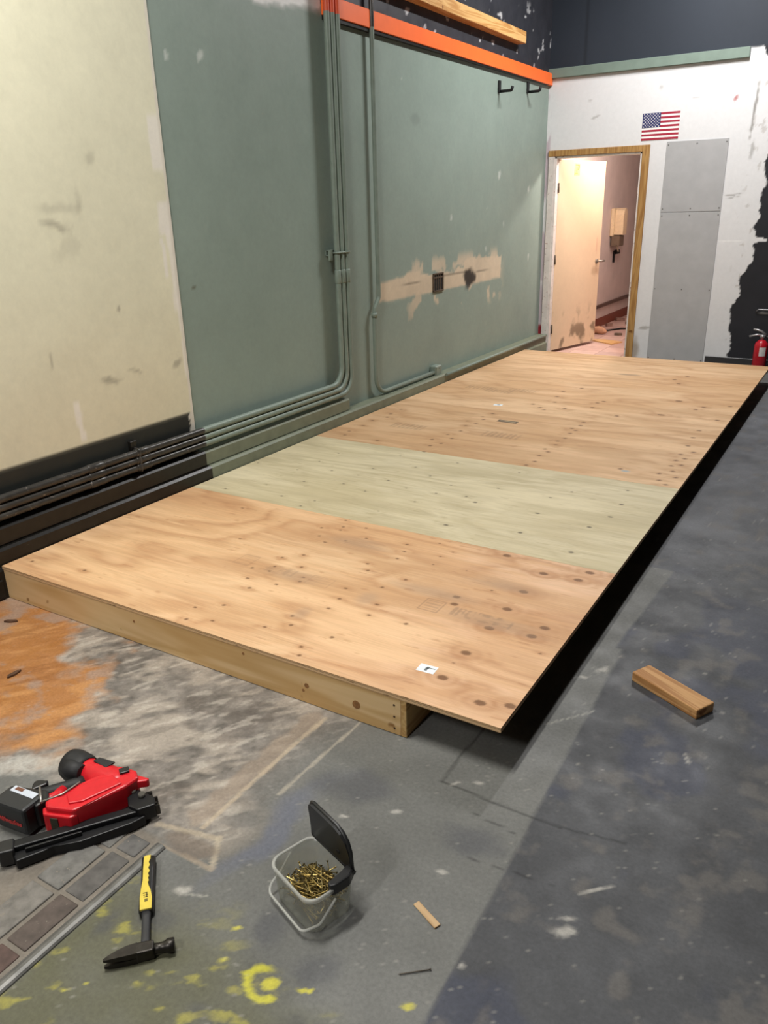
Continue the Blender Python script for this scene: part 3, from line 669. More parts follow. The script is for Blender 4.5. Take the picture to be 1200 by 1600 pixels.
b = MB(); b.tube([(.10, 8.85, .012), (.22, 9.0, .012), (.35, 9.25, .012), (.52, 9.35, .012), (.75, 9.3, .012)], .011, 8)
tag(b.build('cable', iron), 'black cable snaking across the hallway floor', 'cable')
for k, (px, py, s) in enumerate(((.47, 8.72, .05), (.12, 9.5, .06), (.30, 9.8, .05), (.10, 10.1, .07))):
    b = MB(); b.prism([(-s, -s*.4), (s*.3, -s*.7), (s, 0), (s*.4, s*.6), (-s*.7, s*.5)], 0, s*.6, None)
    tag(b.build('rubble', [dk_pl, grunge('rub%d' % k, (150, 120, 108), .8)][k % 2], None, (px, py, 0), k), ['dark rubble piece nearest the right door jamb', 'pale rubble piece against the hallway baseboard', 'dark rubble piece beyond the cable', 'pinkish rubble piece farthest down the hallway'][k], 'rubble', 'rubble on the hallway floor')
b = MB(); b.box((.62, 7.46, 2.46), (.94, 7.78, 2.6), .01); o = tag(b.build('ceiling_lamp', plain('lamp_housing', (220, 220, 226), .4)), 'white lamp housing on the hallway ceiling', 'lamp')

# ------------------------------------------------------------ rest of the hall shell (dark, outside the frame)
dk = grunge('dark_hall_paint', (58, 58, 62), .8, .15, 2)
b = MB(); b.box((-.2, -7.1, 5.2), (9.1, 7.12, 5.3)); struct(b.build('ceiling', dk), 'dark ceiling of the hall', 'ceiling')
b = MB(); b.box((9, -7.1, 0), (9.1, 7.12, 5.2)); struct(b.build('wall_right', dk), 'dark wall on the right of the hall', 'wall')
b = MB(); b.box((-.2, -7.1, 0), (9.1, -7.0, 5.2)); struct(b.build('wall_front', dk), 'dark wall behind the viewer', 'wall')

# ------------------------------------------------------------ fire extinguisher
e = tag(empty('fire_extinguisher', (2.40, 6.86, 0)), 'red fire extinguisher standing against the black wall', 'fire extinguisher')
exr = plain('extinguisher_red', (176, 24, 38), .3, 0, .5); alu = plain('aluminium', (176, 174, 176), .35, .7)
b = MB(); b.lathe([(.058, 0), (.064, .01), (.064, .26), (.058, .29), (.036, .315), (.022, .325)]); b.build('cylinder', exr, e)
b = MB(); b.lathe([(.020, .322), (.020, .345), (.028, .35), (.028, .365), (.016, .372)]); b.build('valve', alu, e)
b = MB(); b.tube(fillet([(.03, .0, .365), (-.05, -.01, .372), (-.12, -.02, .352)], .03, 4), .010, 8); b.build('carry_handle', alu, e)
b = MB(); b.tube(fillet([(.03, 0, .375), (-.02, -.005, .41), (-.09, -.015, .425)], .03, 4), .010, 8); b.build('lever', alu, e)
b = MB(); b.tube(fillet([(.02, 0, .36), (.085, 0, .34), (.085, -.01, .10), (.07, -.02, .06)], .03, 5), .009, 8); b.build('hose', iron, e)
lab = plain('label_white', (214, 210, 206), .5)
def arc_patch(r, a0, a1, z0, z1, mat, name, par):
    m = MB(); n = 8; lo = []; hi = []
    for k in range(n+1):
        a = a0+(a1-a0)*k/n; lo.append(m.bm.verts.new((r*math.cos(a), r*math.sin(a), z0))); hi.append(m.bm.verts.new((r*math.cos(a), r*math.sin(a), z1)))
    for k in range(n): m.bm.faces.new([lo[k], lo[k+1], hi[k+1], hi[k]]).smooth = True
    return m.build(name, mat, par)
arc_patch(.0648, R(-95), R(-40), .17, .255, lab, 'label_plate', e); arc_patch(.0648, R(-100), R(-55), .05, .075, lab, 'label_plate', e)
e2 = tag(empty('hose_bracket', (2.36, YB, .60)), 'small grey bracket on the black wall above the fire extinguisher', 'bracket')
b = MB(); b.tube(fillet([(-.07, -.003, -.03), (-.05, -.02, .0), (.05, -.02, .0), (.07, -.003, -.02)], .015, 4), .005, 8); b.build('wire', alu, e2)

# ------------------------------------------------------------ platform
PX0, PH, PW = .108, .161, 2.452
TH = .018
KN = [(1.07,1.2,1.0),(1.02,1.06,1.0),(1.11,1.12,1.0),(1.12,1.08,1.0),(1.22,1.16,1.0),(1.07,0.97,1.0),(1.14,0.92,1.0),(1.22,0.98,1.0),(1.29,1.05,1.0),(1.5,1.08,1.0),(1.53,1.0,1.0),(1.54,0.92,1.0),(1.14,0.75,1.0),(1.07,0.68,1.0),(1.1,0.59,1.0),(1.21,0.64,1.0),(1.11,0.54,1.0),(1.02,0.53,1.0),(1.07,0.44,1.0),(1.14,0.37,1.0),(1.22,0.45,1.0),(1.28,0.56,1.0),(1.29,0.52,1.0),(1.45,0.81,1.0),(1.49,0.75,1.0),(1.63,0.64,1.0),(1.5,0.56,1.0),(1.53,0.47,1.0),(1.54,0.38,1.0),(1.69,0.5,1.0),(1.71,0.41,1.0),(1.68,0.75,1.0),(1.45,0.26,1.0),(1.49,0.2,1.0),(1.41,0.14,1.0),(1.87,0.42,1.0),(1.68,0.2,1.0),(0.75,0.76,1.0),(1.15,0.2,1.0),(0.48,1.09,1.0),(2.17,1.08,2.0),(2.32,1.09,2.0),(2.34,1.18,2.0),(2.16,0.88,2.0),(2.16,0.71,2.0),(2.16,0.54,2.0),(2.32,0.56,2.0),(2.34,0.64,2.0),(2.16,0.34,2.0),(2.16,0.16,2.0),(2.33,0.09,2.0),(2.42,0.12,2.0),(1.96,1.18,2.0),(1.94,0.71,1.4),(1.96,0.65,1.4),(2.04,0.83,0.7),(1.73,1.1,0.7),(1.7,1.03,0.7),(1.63,1.16,0.7),(1.71,0.94,0.7),(1.87,0.95,0.7),(2.15,0.26,0.7),(2.39,0.46,0.7),(1.89,1.74,1.1),(1.54,1.74,1.1),(2.23,1.86,1.1),(2.18,1.68,1.1),(2.23,2.06,1.1),(1.91,1.46,1.1),(1.55,1.38,1.1),(2.2,1.35,1.1),(0.18,1.29,0.9),(0.03,1.76,0.9),(0.35,1.45,0.9),(0.34,1.76,0.9),(0.51,1.6,0.9),(0.36,1.96,0.9),(0.54,1.84,0.9),(0.74,1.67,0.9),(0.73,1.84,0.9),(0.92,1.62,0.9),(0.74,1.99,0.9),(0.76,1.36,0.9),(0.74,1.26,0.9),(0.55,1.34,0.9),(1.15,1.39,0.9),(0.94,1.84,0.9),(1.1,1.77,0.9),(1.25,1.6,0.9),(0.76,2.29,0.9),(0.96,2.13,0.9),(1.12,2.02,0.9),(1.29,1.77,0.9),(0.37,2.16,0.9),(1.56,2.0,1.0),(1.46,1.8,1.0),(1.87,1.99,1.0),(1.94,2.13,1.0),(2.2,2.29,1.0),(1.3,1.93,1.0),(1.15,2.32,1.0),(1.56,2.31,1.0),(1.53,3.05,1.3),(1.55,2.96,1.3),(1.55,3.14,1.3),(1.52,2.84,1.3),(1.56,2.79,1.3),(1.54,2.69,1.3),(1.56,2.56,1.3),(1.54,2.47,1.3),(2.31,2.84,1.3),(2.28,2.66,1.3),(2.34,2.74,1.3),(2.38,2.63,1.3),(2.31,2.54,1.3),(2.36,2.48,1.3),(2.36,2.88,1.3),(2.35,3.02,1.3),(2.31,3.31,1.3),(0.82,2.58,1.3),(0.86,2.66,1.3),(0.87,2.8,1.3),(0.76,2.72,1.3),(2.06,2.65,1.3),(1.54,3.27,1.3),(1.55,3.36,1.3),(1.51,3.4,1.3),(1.54,3.5,1.3),(1.53,3.6,1.3),(2.31,2.96,1.3),(2.31,3.1,1.3),(2.37,3.18,1.3),(2.3,3.52,1.3),(2.3,3.72,1.3),(2.37,4.53,1.3),(2.36,4.06,1.3),(2.2,4.42,1.3),(2.16,4.32,1.3),(1.85,5.2,1.3),(1.85,5.55,1.3),(1.78,5.36,1.3),(1.16,4.69,1.3),(1.06,4.51,1.3),(1.08,4.3,1.3),(1.09,3.89,1.3),(1.14,3.84,1.3),(1.0,3.97,1.3),(1.13,4.11,1.3),(1.44,4.22,1.3),(1.47,4.29,1.3),(1.45,4.06,1.3),(1.69,3.88,1.3),(1.27,3.94,1.3),(1.97,4.05,2.4),(1.99,4.55,2.4),(0.16,2.55,1.2),(0.14,2.82,1.2),(0.44,2.53,1.2),(0.13,2.65,1.2),(0.17,3.11,1.2),(0.14,3.21,1.2),(0.14,3.37,1.2),(0.12,2.98,1.2),(0.85,2.44,1.2),(0.8,2.88,1.2),(0.84,3.0,1.2),(0.81,3.14,1.2),(0.76,3.27,1.2),(0.85,3.23,1.2),(0.85,3.36,1.2),(0.84,3.55,1.2),(0.81,3.43,1.2),(1.06,0.13,1.0),(1.1,0.04,1.0),(1.2,0.08,1.0),(1.62,0.09,1.0),(1.65,0.04,1.0),(0.07,0.1,1.0),(0.37,0.15,1.0)]
KN = np.array(KN); KN[:, 0] += .012
SHEETS = [(0, 1.22, 0), (1.22, 2.44, 1), (2.44, 3.66, 2), (3.66, 4.88, 2), (4.88, 6.10, 2), (6.10, 6.32, 2)]
TINT = {0: ((219, 184, 145), (203, 160, 118), (166, 118, 80), (118, 84, 58)),
        1: ((206, 195, 165), (190, 177, 142), (165, 151, 118), (100, 92, 78)),
        2: ((213, 180, 143), (197, 158, 117), (170, 128, 90), (116, 84, 58))}
def knots_in(y0, y1): return KN[(KN[:, 1] > y0-.06) & (KN[:, 1] < y1+.06)]
def wood_field(x, y, y0, y1, kind, seed):
    """smooth contour field whose level lines are the grain, bent round the knots"""
    K = knots_in(y0, y1)
    g = y*11 + (fbm(x*.75+.4*fbm(x*2, y*3, 405+seed, 2), y*2.7, 400+seed, 3)-.5)*15 + (fbm(x*2.4, y*10, 420+seed, 3)-.5)*2.0
    kd = np.full(x.shape, 9.0); halo = np.zeros(x.shape)
    for kx, ky, r_ in K:
        far = 1+.10*max(0, ky-2.4)
        sz = .78 if r_ <= 1.0 else (.82 if r_ >= 2 else 1.0)
        a = .0105*r_*far*sz; b_ = .0078*r_*far*sz
        m = (np.abs(x-kx) < 14*a) & (np.abs(y-ky) < 16*b_)
        if not m.any(): continue
        dx = (x[m]-kx)/a; dy = (y[m]-ky)/b_
        d = np.sqrt(dx**2+dy**2)
        kd[m] = np.minimum(kd[m], d)
        g[m] += np.sign(dy)*1.4*np.exp(-(d/4.0)**2)*min(1.5, r_)
        halo[m] = np.maximum(halo[m], np.exp(-((dx/(5.2+1.2*(r_ > 1.5)))**2+(dy/(2.4+1.2*(r_ > 1.5)))**2))*(.45+.30*(r_ > 1.5)))
    return g, kd, halo
def sheet_col(x, y, y0, y1, kind, seed):
    base, mid, dark, knot = [s2l(c) for c in TINT[kind]]
    g, kd, halo = wood_field(x, y, y0, y1, kind, seed)
    n1 = fbm(x*1.3, y*2.6, 430+seed, 4); n2 = fbm(x*3, y*34, 440+seed, 3); n3 = fbm(x*6, y*110, 450+seed, 2)
    ph_ = (g*.32) % 1.0; s = np.where(ph_ < .72, (ph_/.72)**2.2, ((1-ph_)/.28)**1.5); s2 = (.5+.5*np.sin(g*7.5))**2
    c = np.zeros(x.shape+(3,))+base
    if kind == 0:
        c = c*(1-sm(1.3, .3, x)[..., None]*np.array([.0, .035, .10]))
        pk = sm(1.4, 2.1, x+(n1-.5)*.5); c = c*(1+pk[..., None]*np.array([.02, .0, .10]))
    if kind == 1:
        c = c*(1+sm(1.0, .2, x)[..., None]*np.array([.06, .055, .02]))
    c = mixc(c, mid, sm(.35, .7, n1)*.75)
    c = mixc(c, dark, s*(.62 if kind != 1 else .48)*sm(.05, .5, n2)); c = mixc(c, mid, s2*.28)
    rg_ = np.clip(halo, 0, 1)*(.5+.5*np.sin(kd*2.6)); c = mixc(c, dark, rg_*.5)
    c = mixc(c, mid, sm(.5, .8, n2)*.45)
    c = c*(1+.12*(n3-.5))[..., None]
    ph = sm(.55, .72, fbm(x*1.1, y*5.0, 470+seed, 4)); c = mixc(c, np.minimum(1, base*1.13), ph*.6)
    c = mixc(c, mid*.86, sm(.56, .72, fbm(x*1.6+9, y*5.5, 475+seed, 4))*.55)
    c = mixc(c, dark, halo*(.6 if kind != 1 else .25))
    c = mixc(c, knot, sm(1.25, .75, kd)*.92)
    c = mixc(c, knot*.6, sm(1.25, 1.0, kd)*sm(.75, 1.0, kd)*.5)
    # short dark pith flecks
    fk = sm(.80, .86, fbm(x*12, y*60, 480+seed, 2))
    c = mixc(c, dark, fk*.4)
    if kind == 0:
        # rubber-stamped grade marks, worn
        ink = np.zeros(x.shape)
        for (ax, ay, sx, sy, k, full) in ((.955, .585, .045, .050, .22, False), (1.90, .60, .045, .050, .36, False), (1.04, .57, .20, .04, .22, True), (1.98, .60, .26, .04, .34, True), (1.38, .56, .06, .045, .16, False)):
            u = (x-ax)/sx; v = (y-ay)/sy
            if full:
                ch = ((np.abs(np.sin(u*26+np.floor(u*9)*1.7)) > .62) | (np.abs(np.sin(v*5+np.floor(u*9))) > .94)) & (np.abs(v) < .8) & (u > 0) & (u < 1)
                ink = np.maximum(ink, ch*k*sm(.3, .55, fbm(x*30, y*30, 490, 2)))
            else:
                fr_ = (np.maximum(np.abs(u), np.abs(v)) < 1) & (np.maximum(np.abs(u), np.abs(v)) > .86)
                ink = np.maximum(ink, fr_*k)
                ink = np.maximum(ink, ((np.abs(np.sin(v*7)) > .8) & (np.maximum(np.abs(u), np.abs(v)) < .7))*k*.7)
        c = mixc(c, s2l((92, 74, 64)), ink)
        for q in ((2.07, .90, .16, .05), (1.64, .52, .05, .07), (1.25, .55, .16, .06), (2.20, .58, .22, .06), (1.30, .98, .2, .08), (1.85, .70, .2, .05), (1.48, .30, .04, .06)):
            c = mixc(c, s2l((156, 134, 114)), sm(1.3, .2, ell(x, y, *q)+(n2-.5)*.7+(n1-.5)*.8)*.40)
    if kind == 2:
        ink = ((np.abs(np.sin(x*90)) > .55) & (np.abs(np.sin(y*60)) > .25))*np.maximum.reduce([sm(1.1, .9, np.maximum(np.abs(x-cx)/.13, np.abs(y-cy)/.06)) for cx, cy in ((.38, 4.35), (.58, 4.3), (.45, 2.95), (1.15, 3.02), (.75, 4.4))])
        c = mixc(c, s2l((110, 92, 74)), ink*.35)
        c = mixc(c, s2l((120, 110, 96)), sm(1.2, .4, ell(x, y, 1.37, 5.42, .12, .05)+(n2-.5))*.5)
        c = mixc(c, s2l((120, 160, 180)), sm(1.1, .6, ell(x, y, 2.11, 2.62, .03, .02))*.6)
    # staining along the seam between the first two sheets
    return c
def ply_top():
    t = NT('plywood_face'); a = t.n('ShaderNodeAttribute', attribute_name='albedo')
    n = t.noise(t.coord((5, 160, 160)), 1.0, 4, .3, .6)
    k = t.ramp(n, [(.3, (.90, .885, .87)), (.7, (1.06, 1.06, 1.06))])
    t.bump(n, .12, .0015)
    return t.base(t.mix(1.0, a.outputs['Color'], k, 'MULTIPLY'), .55, 0, .28)
ply_m = ply_top()
def ply_edge():
    t = NT('plywood_edge'); co = t.coord((2.5, 2.5, 1)); sp = t.n('ShaderNodeSeparateXYZ'); t.l(t.coord(), sp.inputs[0])
    wob = t.math('MULTIPLY', t.noise(co, 6, 2), .12)
    z = t.math('ADD', t.math('MULTIPLY', sp.outputs['Z'], 1/TH), wob)
    r = t.ramp(z, [(.0, L3(226, 194, 150)), (.16, L3(150, 114, 82)), (.22, L3(222, 190, 146)), (.40, L3(196, 160, 120)), (.46, L3(232, 200, 156)), (.64, L3(120, 90, 66)), (.70, L3(220, 186, 142)), (.9, L3(150, 114, 82)), (1.0, L3(226, 192, 148))])
    gap = t.ramp(t.noise(t.coord((9, 9, 60)), 1.6, 2), [(.30, (.25, .2, .15)), (.38, (1, 1, 1))])
    return t.base(t.mix(1.0, r, gap, 'MULTIPLY'), .75, 0, .2)
edge_m = ply_edge()
plat = tag(empty('platform', (PX0, 0, 0)), 'low plywood-topped stage platform built along the green wall', 'platform')
SH = []
for i, (y0, y1, kind) in enumerate(SHEETS):
    st_ = .0055 if i < 2 else .010
    e = empty('plywood_sheet', (0, y0, PH-TH), 0, plat)
    sh = grid_obj('face', rs((0, PW, st_)), rs((.0009, y1-y0-.0009, st_)), lambda U, V: (U, V, U*0+TH), lambda U, V: sheet_col(U, V+y0, y0, y1, kind, 3*i), ply_m, e)
    b = MB(); b.box((0, .0009, 0), (PW, y1-y0-.0009, TH-.0003)); b.build('plies', edge_m, e)
    e['label'] = ['orange-tan plywood sheet at the near end with grade stamps', 'pale greenish plywood sheet, second from the near end', 'tan plywood sheet beyond the pale one', 'tan plywood sheet, second beyond the pale one', 'tan plywood sheet at the far end', 'narrow plywood strip closing the far end'][i]
    SH.append(e)
# stickers on the sheets
stk = plain('sticker_white', (226, 232, 236), .4); ink = plain('sticker_ink', (110, 116, 118), .5); dkl = plain('dark_label', (92, 78, 62), .6)
def sticker(par, x, y, w_, h_, rz, m, marks, label):
    o = empty('sticker', (x, y, TH), rz, par); o['label'] = label
    b = MB(); b.box((-w_/2, -h_/2, .0), (w_/2, h_/2, .0006)); b.build('paper', m, o)
    b = MB()
    for q in marks: b.box((q[0]*w_, q[1]*h_, .0005), (q[2]*w_, q[3]*h_, .0010))
    b.build('print', marks and (ink if m is stk else stk_tan), o); return o
stk_tan = plain('label_tan', (170, 152, 124), .6)
sticker(SH[0], 2.209-PX0, .183, .066, .046, .05, stk, [(-.10, -.30, .05, .10), (-.05, .0, .10, .25), (.12, .10, .42, .18)], 'white barcode sticker on plywood')
sticker(SH[2], 1.153-PX0, 3.381-2.44, .155, .055, -.02, dkl, [(-.38, -.12, .40, .16)], 'dark printed label on plywood')
sticker(SH[3], .882-PX0, 3.83-3.66, .07, .05, .2, stk, [(-.1, -.1, .2, .2)], 'small white sticker on plywood')
# frame under the sheets
rim = wood_mat('rim_board_pine', (218, 188, 142), (194, 156, 102), 0, .6, .45)
rim_y = wood_mat('rim_board_pine_long', (196, 164, 112), (168, 130, 78), 1, .6, .8)
RH = PH-TH-.0015
b = MB(); b.box((.004, .002, .001), (2.1, .040, RH), .002); fo = b.build('rim_board', rim, plat)
ndark = plain('nail_hole', (70, 48, 32), .7)
for k in range(3):
    s = MB(); s.cyl((2.075, .0025, .025+.045*k), (2.075, .0005, .025+.045*k), .004, seg=8); s.build('nail_head', ndark, fo)
kn_m = grunge('rim_knot', (140, 98, 58), .6, .3, 90)
for kx, kz, kr in ((1.925, .066, .016), (1.716, .074, .010), (1.43, .120, .006), (1.70, .05, .006), (.85, .10, .006)):
    s = MB(); s.cyl((kx, .0025, kz), (kx, .0012, kz), kr, seg=14); o = s.build('knot', kn_m, fo); o.scale = (1, 1, 1)
b = MB(); b.box((2.1, .002, .001), (2.121, .30, RH), .002); b.box((2.083, .30, .001), (2.121, 6.25, RH), .002); b.build('rim_board', rim_y, plat)
b = MB(); b.box((.004, .042, .001), (.042, 6.25, RH), .002); b.build('rim_board', rim_y, plat)
b = MB(); b.box((.004, 6.252, .001), (2.121, 6.29, RH), .002); b.build('rim_board', rim, plat)
for k in range(15):
    y = .42+.406*k
    if y > 6.1: break
    if k == 0: b = MB(); b.box((.043, y, .001), (2.082, y+.038, RH), .002); o = b.build('joist', rim, plat); jm = o.data
    else: o = bpy.data.objects.new('joist', jm); COL.objects.link(o); o.parent = plat; o.location = (0, .406*k, 0)

# ------------------------------------------------------------ loose timber on the floor
blockw = wood_mat('stud_offcut', (188, 146, 98), (150, 104, 60), 0, .6)
b = MB(); b.box((-.142, -.0445, 0), (.142, .0445, .038), .004, seg=2)
tag(b.build('wood_block', blockw, None, (2.925, .672, .0), R(-28)), 'short stud offcut lying on the dark floor right of the platform', 'wood block')
b = MB(); b.box((-.044, -.009, 0), (.044, .009, .004), .001)
b.box((.01, -.010, .0005), (.044, .0085, .0055), .001)
tag(b.build('wood_shim', wood_mat('shim', (196, 168, 130), (170, 138, 100), 0), None, (2.617, -.578, 0), R(-24)), 'thin splinter of wood on the floor right of the nail tub', 'wood shim')

# ------------------------------------------------------------ nails
brass = plain('coated_nail', (184, 160, 98), .30, .85); dn = plain('dull_nail', (88, 82, 74), .4, .7)
def nail_mesh(m, Ln=.066):
    b = MB(); b.tube([(0, 0, 0), (0, 0, .004), (0, 0, Ln-.006), (0, 0, Ln)], [.0003, .0015, .0015, .0015], 6); b.cyl((0, 0, Ln), (0, 0, Ln+.0015), .0030, seg=8)
    o = b.build('nail', m); return o
nl = nail_mesh(dn, .075); nl.location = (2.638, -.755, .0036); nl.rotation_euler = (R(90), 0, R(-50)); nl.rotation_mode = 'XYZ'
dirv = Vector((.055, .045, 0)).normalized(); nl.rotation_mode = 'QUATERNION'; nl.rotation_quaternion = dirv.to_track_quat('Z', 'Y')
tag(nl, 'single dull nail lying on the floor near the bottom edge', 'nail')
# tub
TC = Vector((2.351, -.684, 0)); TA = R(-18.6)
def rrect(w_, h_, r_, n=6):
    out = []
    for cx, cy, a0 in ((w_/2-r_, h_/2-r_, 0), (-w_/2+r_, h_/2-r_, 90), (-w_/2+r_, -h_/2+r_, 180), (w_/2-r_, -h_/2+r_, 270)):
        for k in range(n+1):
            a = R(a0+90*k/n); out.append((cx+r_*math.cos(a), cy+r_*math.sin(a)))
    return out
def loft(rings, mb, smooth=True, close=False):
    vr = [[mb.bm.verts.new(p) for p in r_] for r_ in rings]; n = len(vr[0])
    for a, b_ in zip(vr, vr[1:]):
        for k in range(n):
            f = mb.bm.faces.new([a[k], a[(k+1) % n], b_[(k+1) % n], b_[k]]); f.smooth = smooth
    return vr
def plastic():
    t = NT('cloudy_plastic'); t.t.nodes.remove(t.b)
    tr = t.n('ShaderNodeBsdfTransparent'); tr.inputs[0].default_value = (.93, .94, .92, 1)
    df = t.n('ShaderNodeBsdfDiffuse'); df.inputs[0].default_value = L3(206, 206, 200)
    tl = t.n('ShaderNodeBsdfTranslucent'); tl.inputs[0].default_value = L3(200, 200, 192)
    gl = t.n('ShaderNodeBsdfGlossy'); gl.inputs['Roughness'].default_value = .22
    m0 = t.n('ShaderNodeMixShader'); m0.inputs[0].default_value = .5; t.l(df.outputs[0], m0.inputs[1]); t.l(tl.outputs[0], m0.inputs[2])
    m1 = t.n('ShaderNodeMixShader'); f = t.ramp(t.noise(t.coord(), 9, 3), [(.3, (.22,)*3), (.7, (.32,)*3)]); t.l(f, m1.inputs[0]); t.l(tr.outputs[0], m1.inputs[1]); t.l(m0.outputs[0], m1.inputs[2])
    m2 = t.n('ShaderNodeMixShader'); m2.inputs[0].default_value = .07; t.l(m1.outputs[0], m2.inputs[1]); t.l(gl.outputs[0], m2.inputs[2])
    t.l(m2.outputs[0], t.out.inputs[0]); return t.m
cloudy = plastic()
def frost():
    t = NT('frosted_plastic'); t.base(L3(196, 196, 190), .35, 0, .4); t.b.inputs['Alpha'].default_value = .45
    return t.m
frosty = frost()
tub = tag(empty('nail_tub', TC, TA), 'clear plastic tub with black flip lid holding a heap of nails', 'tub')
TWd, THt, TZ = .178, .142, .112
b = MB(); ins = .0022
outer = [(.86, .006), (.88, 0), (.90, 0), (.93, .012), (.97, .07), (1.0, TZ)]
rings = [[(x, y, z) for x, y in rrect(TWd*s, THt*s, .032*s)] for s, z in ((.80, .001), (.90, .001), (.925, .008), (.97, .07), (1.0, TZ))]
rin = [[(x, y, z) for x, y in rrect(TWd*s-2*ins, THt*s-2*ins, .030*s)] for s, z in ((1.0, TZ), (.97, .07), (.925, .010), (.90, .004), (.80, .004))]
vr = loft(rings+rin, b); b.bm.faces.new(list(reversed(vr[0]))); b.bm.faces.new(vr[-1])
b.build('body', cloudy, tub)
b = MB(); rr = [[(x, y, z) for x, y in rrect(TWd+d_, THt+d_, .034)] for d_, z in ((.0, TZ-.008), (.006, TZ-.008), (.007, TZ-.003), (.006, TZ+.002), (-.003, TZ+.003), (-.007, TZ), (-.003, TZ-.004), (.0, TZ-.008))]
loft(rr, b); b.build('rim', frosty, tub)
blk_pl = plain('black_plastic', (32, 32, 33), .38, 0, .45)
# lid hinged along the far long edge, standing open
lid = empty('lid', (.010, THt/2-.004, TZ+.004), 0, tub)
prof = [(-.098, .0), (-.098, .094), (-.094, .104), (-.085, .108), (.010, .104), (.036, .096), (.054, .080), (.064, .055), (.068, .0)]
b = MB(); b.prism(prof, -.004, .007, Matrix.Rotation(R(4), 4, 'X') @ Matrix(((1, 0, 0, 0), (0, 0, 1, 0), (0, 1, 0, 0), (0, 0, 0, 1)))); b.build('flap', blk_pl, lid)
b = MB(); b.tube([(p[0], .0, p[1]) for p in prof], .0055, 8); b.build('lip', blk_pl, lid)
b = MB(); b.cyl((.020, -.008, .030), (.020, .006, .030), .006, seg=10); b.build('latch_hole', plain('lid_dark', (16, 16, 16), .6), lid)
b = MB(); b.prism([(.074, -.006), (.088, -.010), (.095, .004), (.095, .046), (.078, .072), (.060, .075), (.064, .05), (.076, .03)], TZ-.016, TZ+.016, None, .004)
b.build('lid_base', blk_pl, tub)
b = MB(); b.tube([(-.115+.03, THt/2-.004, TZ+.003), (.085, THt/2-.004, TZ+.003)], .006, 10); b.build('hinge', blk_pl, tub)
# bail handle hanging round the front
b = MB()
hp = []
for k in range(25):
    t_ = k/24; x = -TWd/2-.006+ (TWd+.012)*t_
    hp.append((x, -THt/2-.010 if 0 < k < 24 else -.02, .02))
path = fillet([(-TWd/2-.008, .0, .090), (-TWd/2-.010, -.03, .05), (-TWd/2-.006, -THt/2-.010, .022), (TWd/2-.02, -THt/2-.014, .020), (TWd/2+.010, -THt/2+.02, .045), (TWd/2+.008, .0, .090)], .028, 6)
b.tube(path, .0034, 8); b.build('bail_handle', frosty, tub)
# heap of nails
n0 = nail_mesh(brass)
dark_b = plain('dark_coated_nail', (100, 88, 54), .35, .8)
m2 = n0.data.copy(); m2.materials.clear(); m2.materials.append(dark_b)
Rt = Matrix.Rotation(TA, 3, 'Z')
for k in range(230):
    o = n0 if k == 0 else bpy.data.objects.new('nail', n0.data if random.random() < .55 else m2)
    if k: COL.objects.link(o)
    for _ in range(60):
        lx = random.uniform(-.060, .068); ly = random.uniform(-.052, .050)
        a = random.gauss(R(8), R(32))+(math.pi if random.random() < .5 else 0); tilt = random.gauss(0, R(9))
        hgt = .080*math.exp(-((lx-.018)/.07)**2-((ly-.004)/.07)**2)+.012
        u = k/230.0
        zc = .008+hgt*(u**.5)
        dv = Vector((math.cos(a)*math.cos(tilt), math.sin(a)*math.cos(tilt), math.sin(tilt)))
        e0 = Vector((lx, ly, zc))-dv*.031; e1 = Vector((lx, ly, zc))+dv*.031
        if all(abs(p.x) < .074 and abs(p.y) < .056 and .006 < p.z < .10 for p in (e0, e1)): break
    o.location = TC + Rt @ e0
    o.rotation_mode = 'QUATERNION'; o.rotation_quaternion = (Rt @ dv).to_track_quat('Z', 'Y')
    tag(o, 'loose coated nail in the heap inside the plastic tub', 'nail', 'nails in the plastic tub')

# ------------------------------------------------------------ hammer
HE = Vector((1.884, -.802, 0)); HN = Vector((2.098, -1.012, 0)); hd = (HN-HE).normalized(); hang = math.atan2(hd.y, hd.x)
ham = tag(empty('hammer', HE, hang), 'claw hammer with yellow and black grip lying on the floor', 'hammer')
yel = plain('yellow_rubber', (214, 190, 74), .5); hsteel = grunge('blackened_steel', (58, 55, 52), .38, .25, 40, .8)
def strip(secs, z0, bev=.003):
    """flat body: list of (along, left, right, height)"""
    b = MB(); n = 10; rings = []
    for x, a, c, h in secs:
        r_ = []
        for k in range(n):
            t_ = 2*math.pi*k/n; cy = (a+c)/2; hw_ = (c-a)/2
            r_.append((x, cy+hw_*math.copysign(abs(math.cos(t_))**.6, math.cos(t_)), z0+h/2+h/2*math.copysign(abs(math.sin(t_))**.6, math.sin(t_))))
        rings.append(r_)
    vr = loft(rings, b); b.bm.faces.new(list(reversed(vr[0]))); b.bm.faces.new(vr[-1]); return b
strip([(0, -.013, .015, .020), (.006, -.017, .020, .026), (.05, -.0165, .0195, .026), (.10, -.0165, .0185, .025), (.14, -.0195, .0185, .026), (.18, -.0195, .0185, .027), (.188, -.016, .016, .024)], .001).build('grip', blk_pl, ham)
b = MB(); poly = [(.008, -.009), (.05, -.010), (.09, -.010), (.12, -.0135), (.15, -.0155), (.186, -.0145), (.186, .014), (.15, .014), (.125, .010), (.11, .004), (.10, .002), (.095, .006), (.085, .002), (.08, .006), (.07, .002), (.062, .007), (.05, .002), (.042, .007), (.03, .003), (.02, .008), (.008, .008)]
b.prism(poly, .024, .0295, None, .0008); b.build('grip_panel', yel, ham)
b = MB(); b.box((-.004, -.008, .006), (.003, .008, .022), .002); b.build('end_cap', yel, ham)
b = MB()
for x0, y0, x1, y1 in ((.134, -.008, .137, .002), (.141, -.007, .1435, .004), (.147, -.006, .1495, .004), (.134, .0, .15, .003), (.154, -.004, .163, .004)): b.box((x0, y0, .029), (x1, y1, .0301))
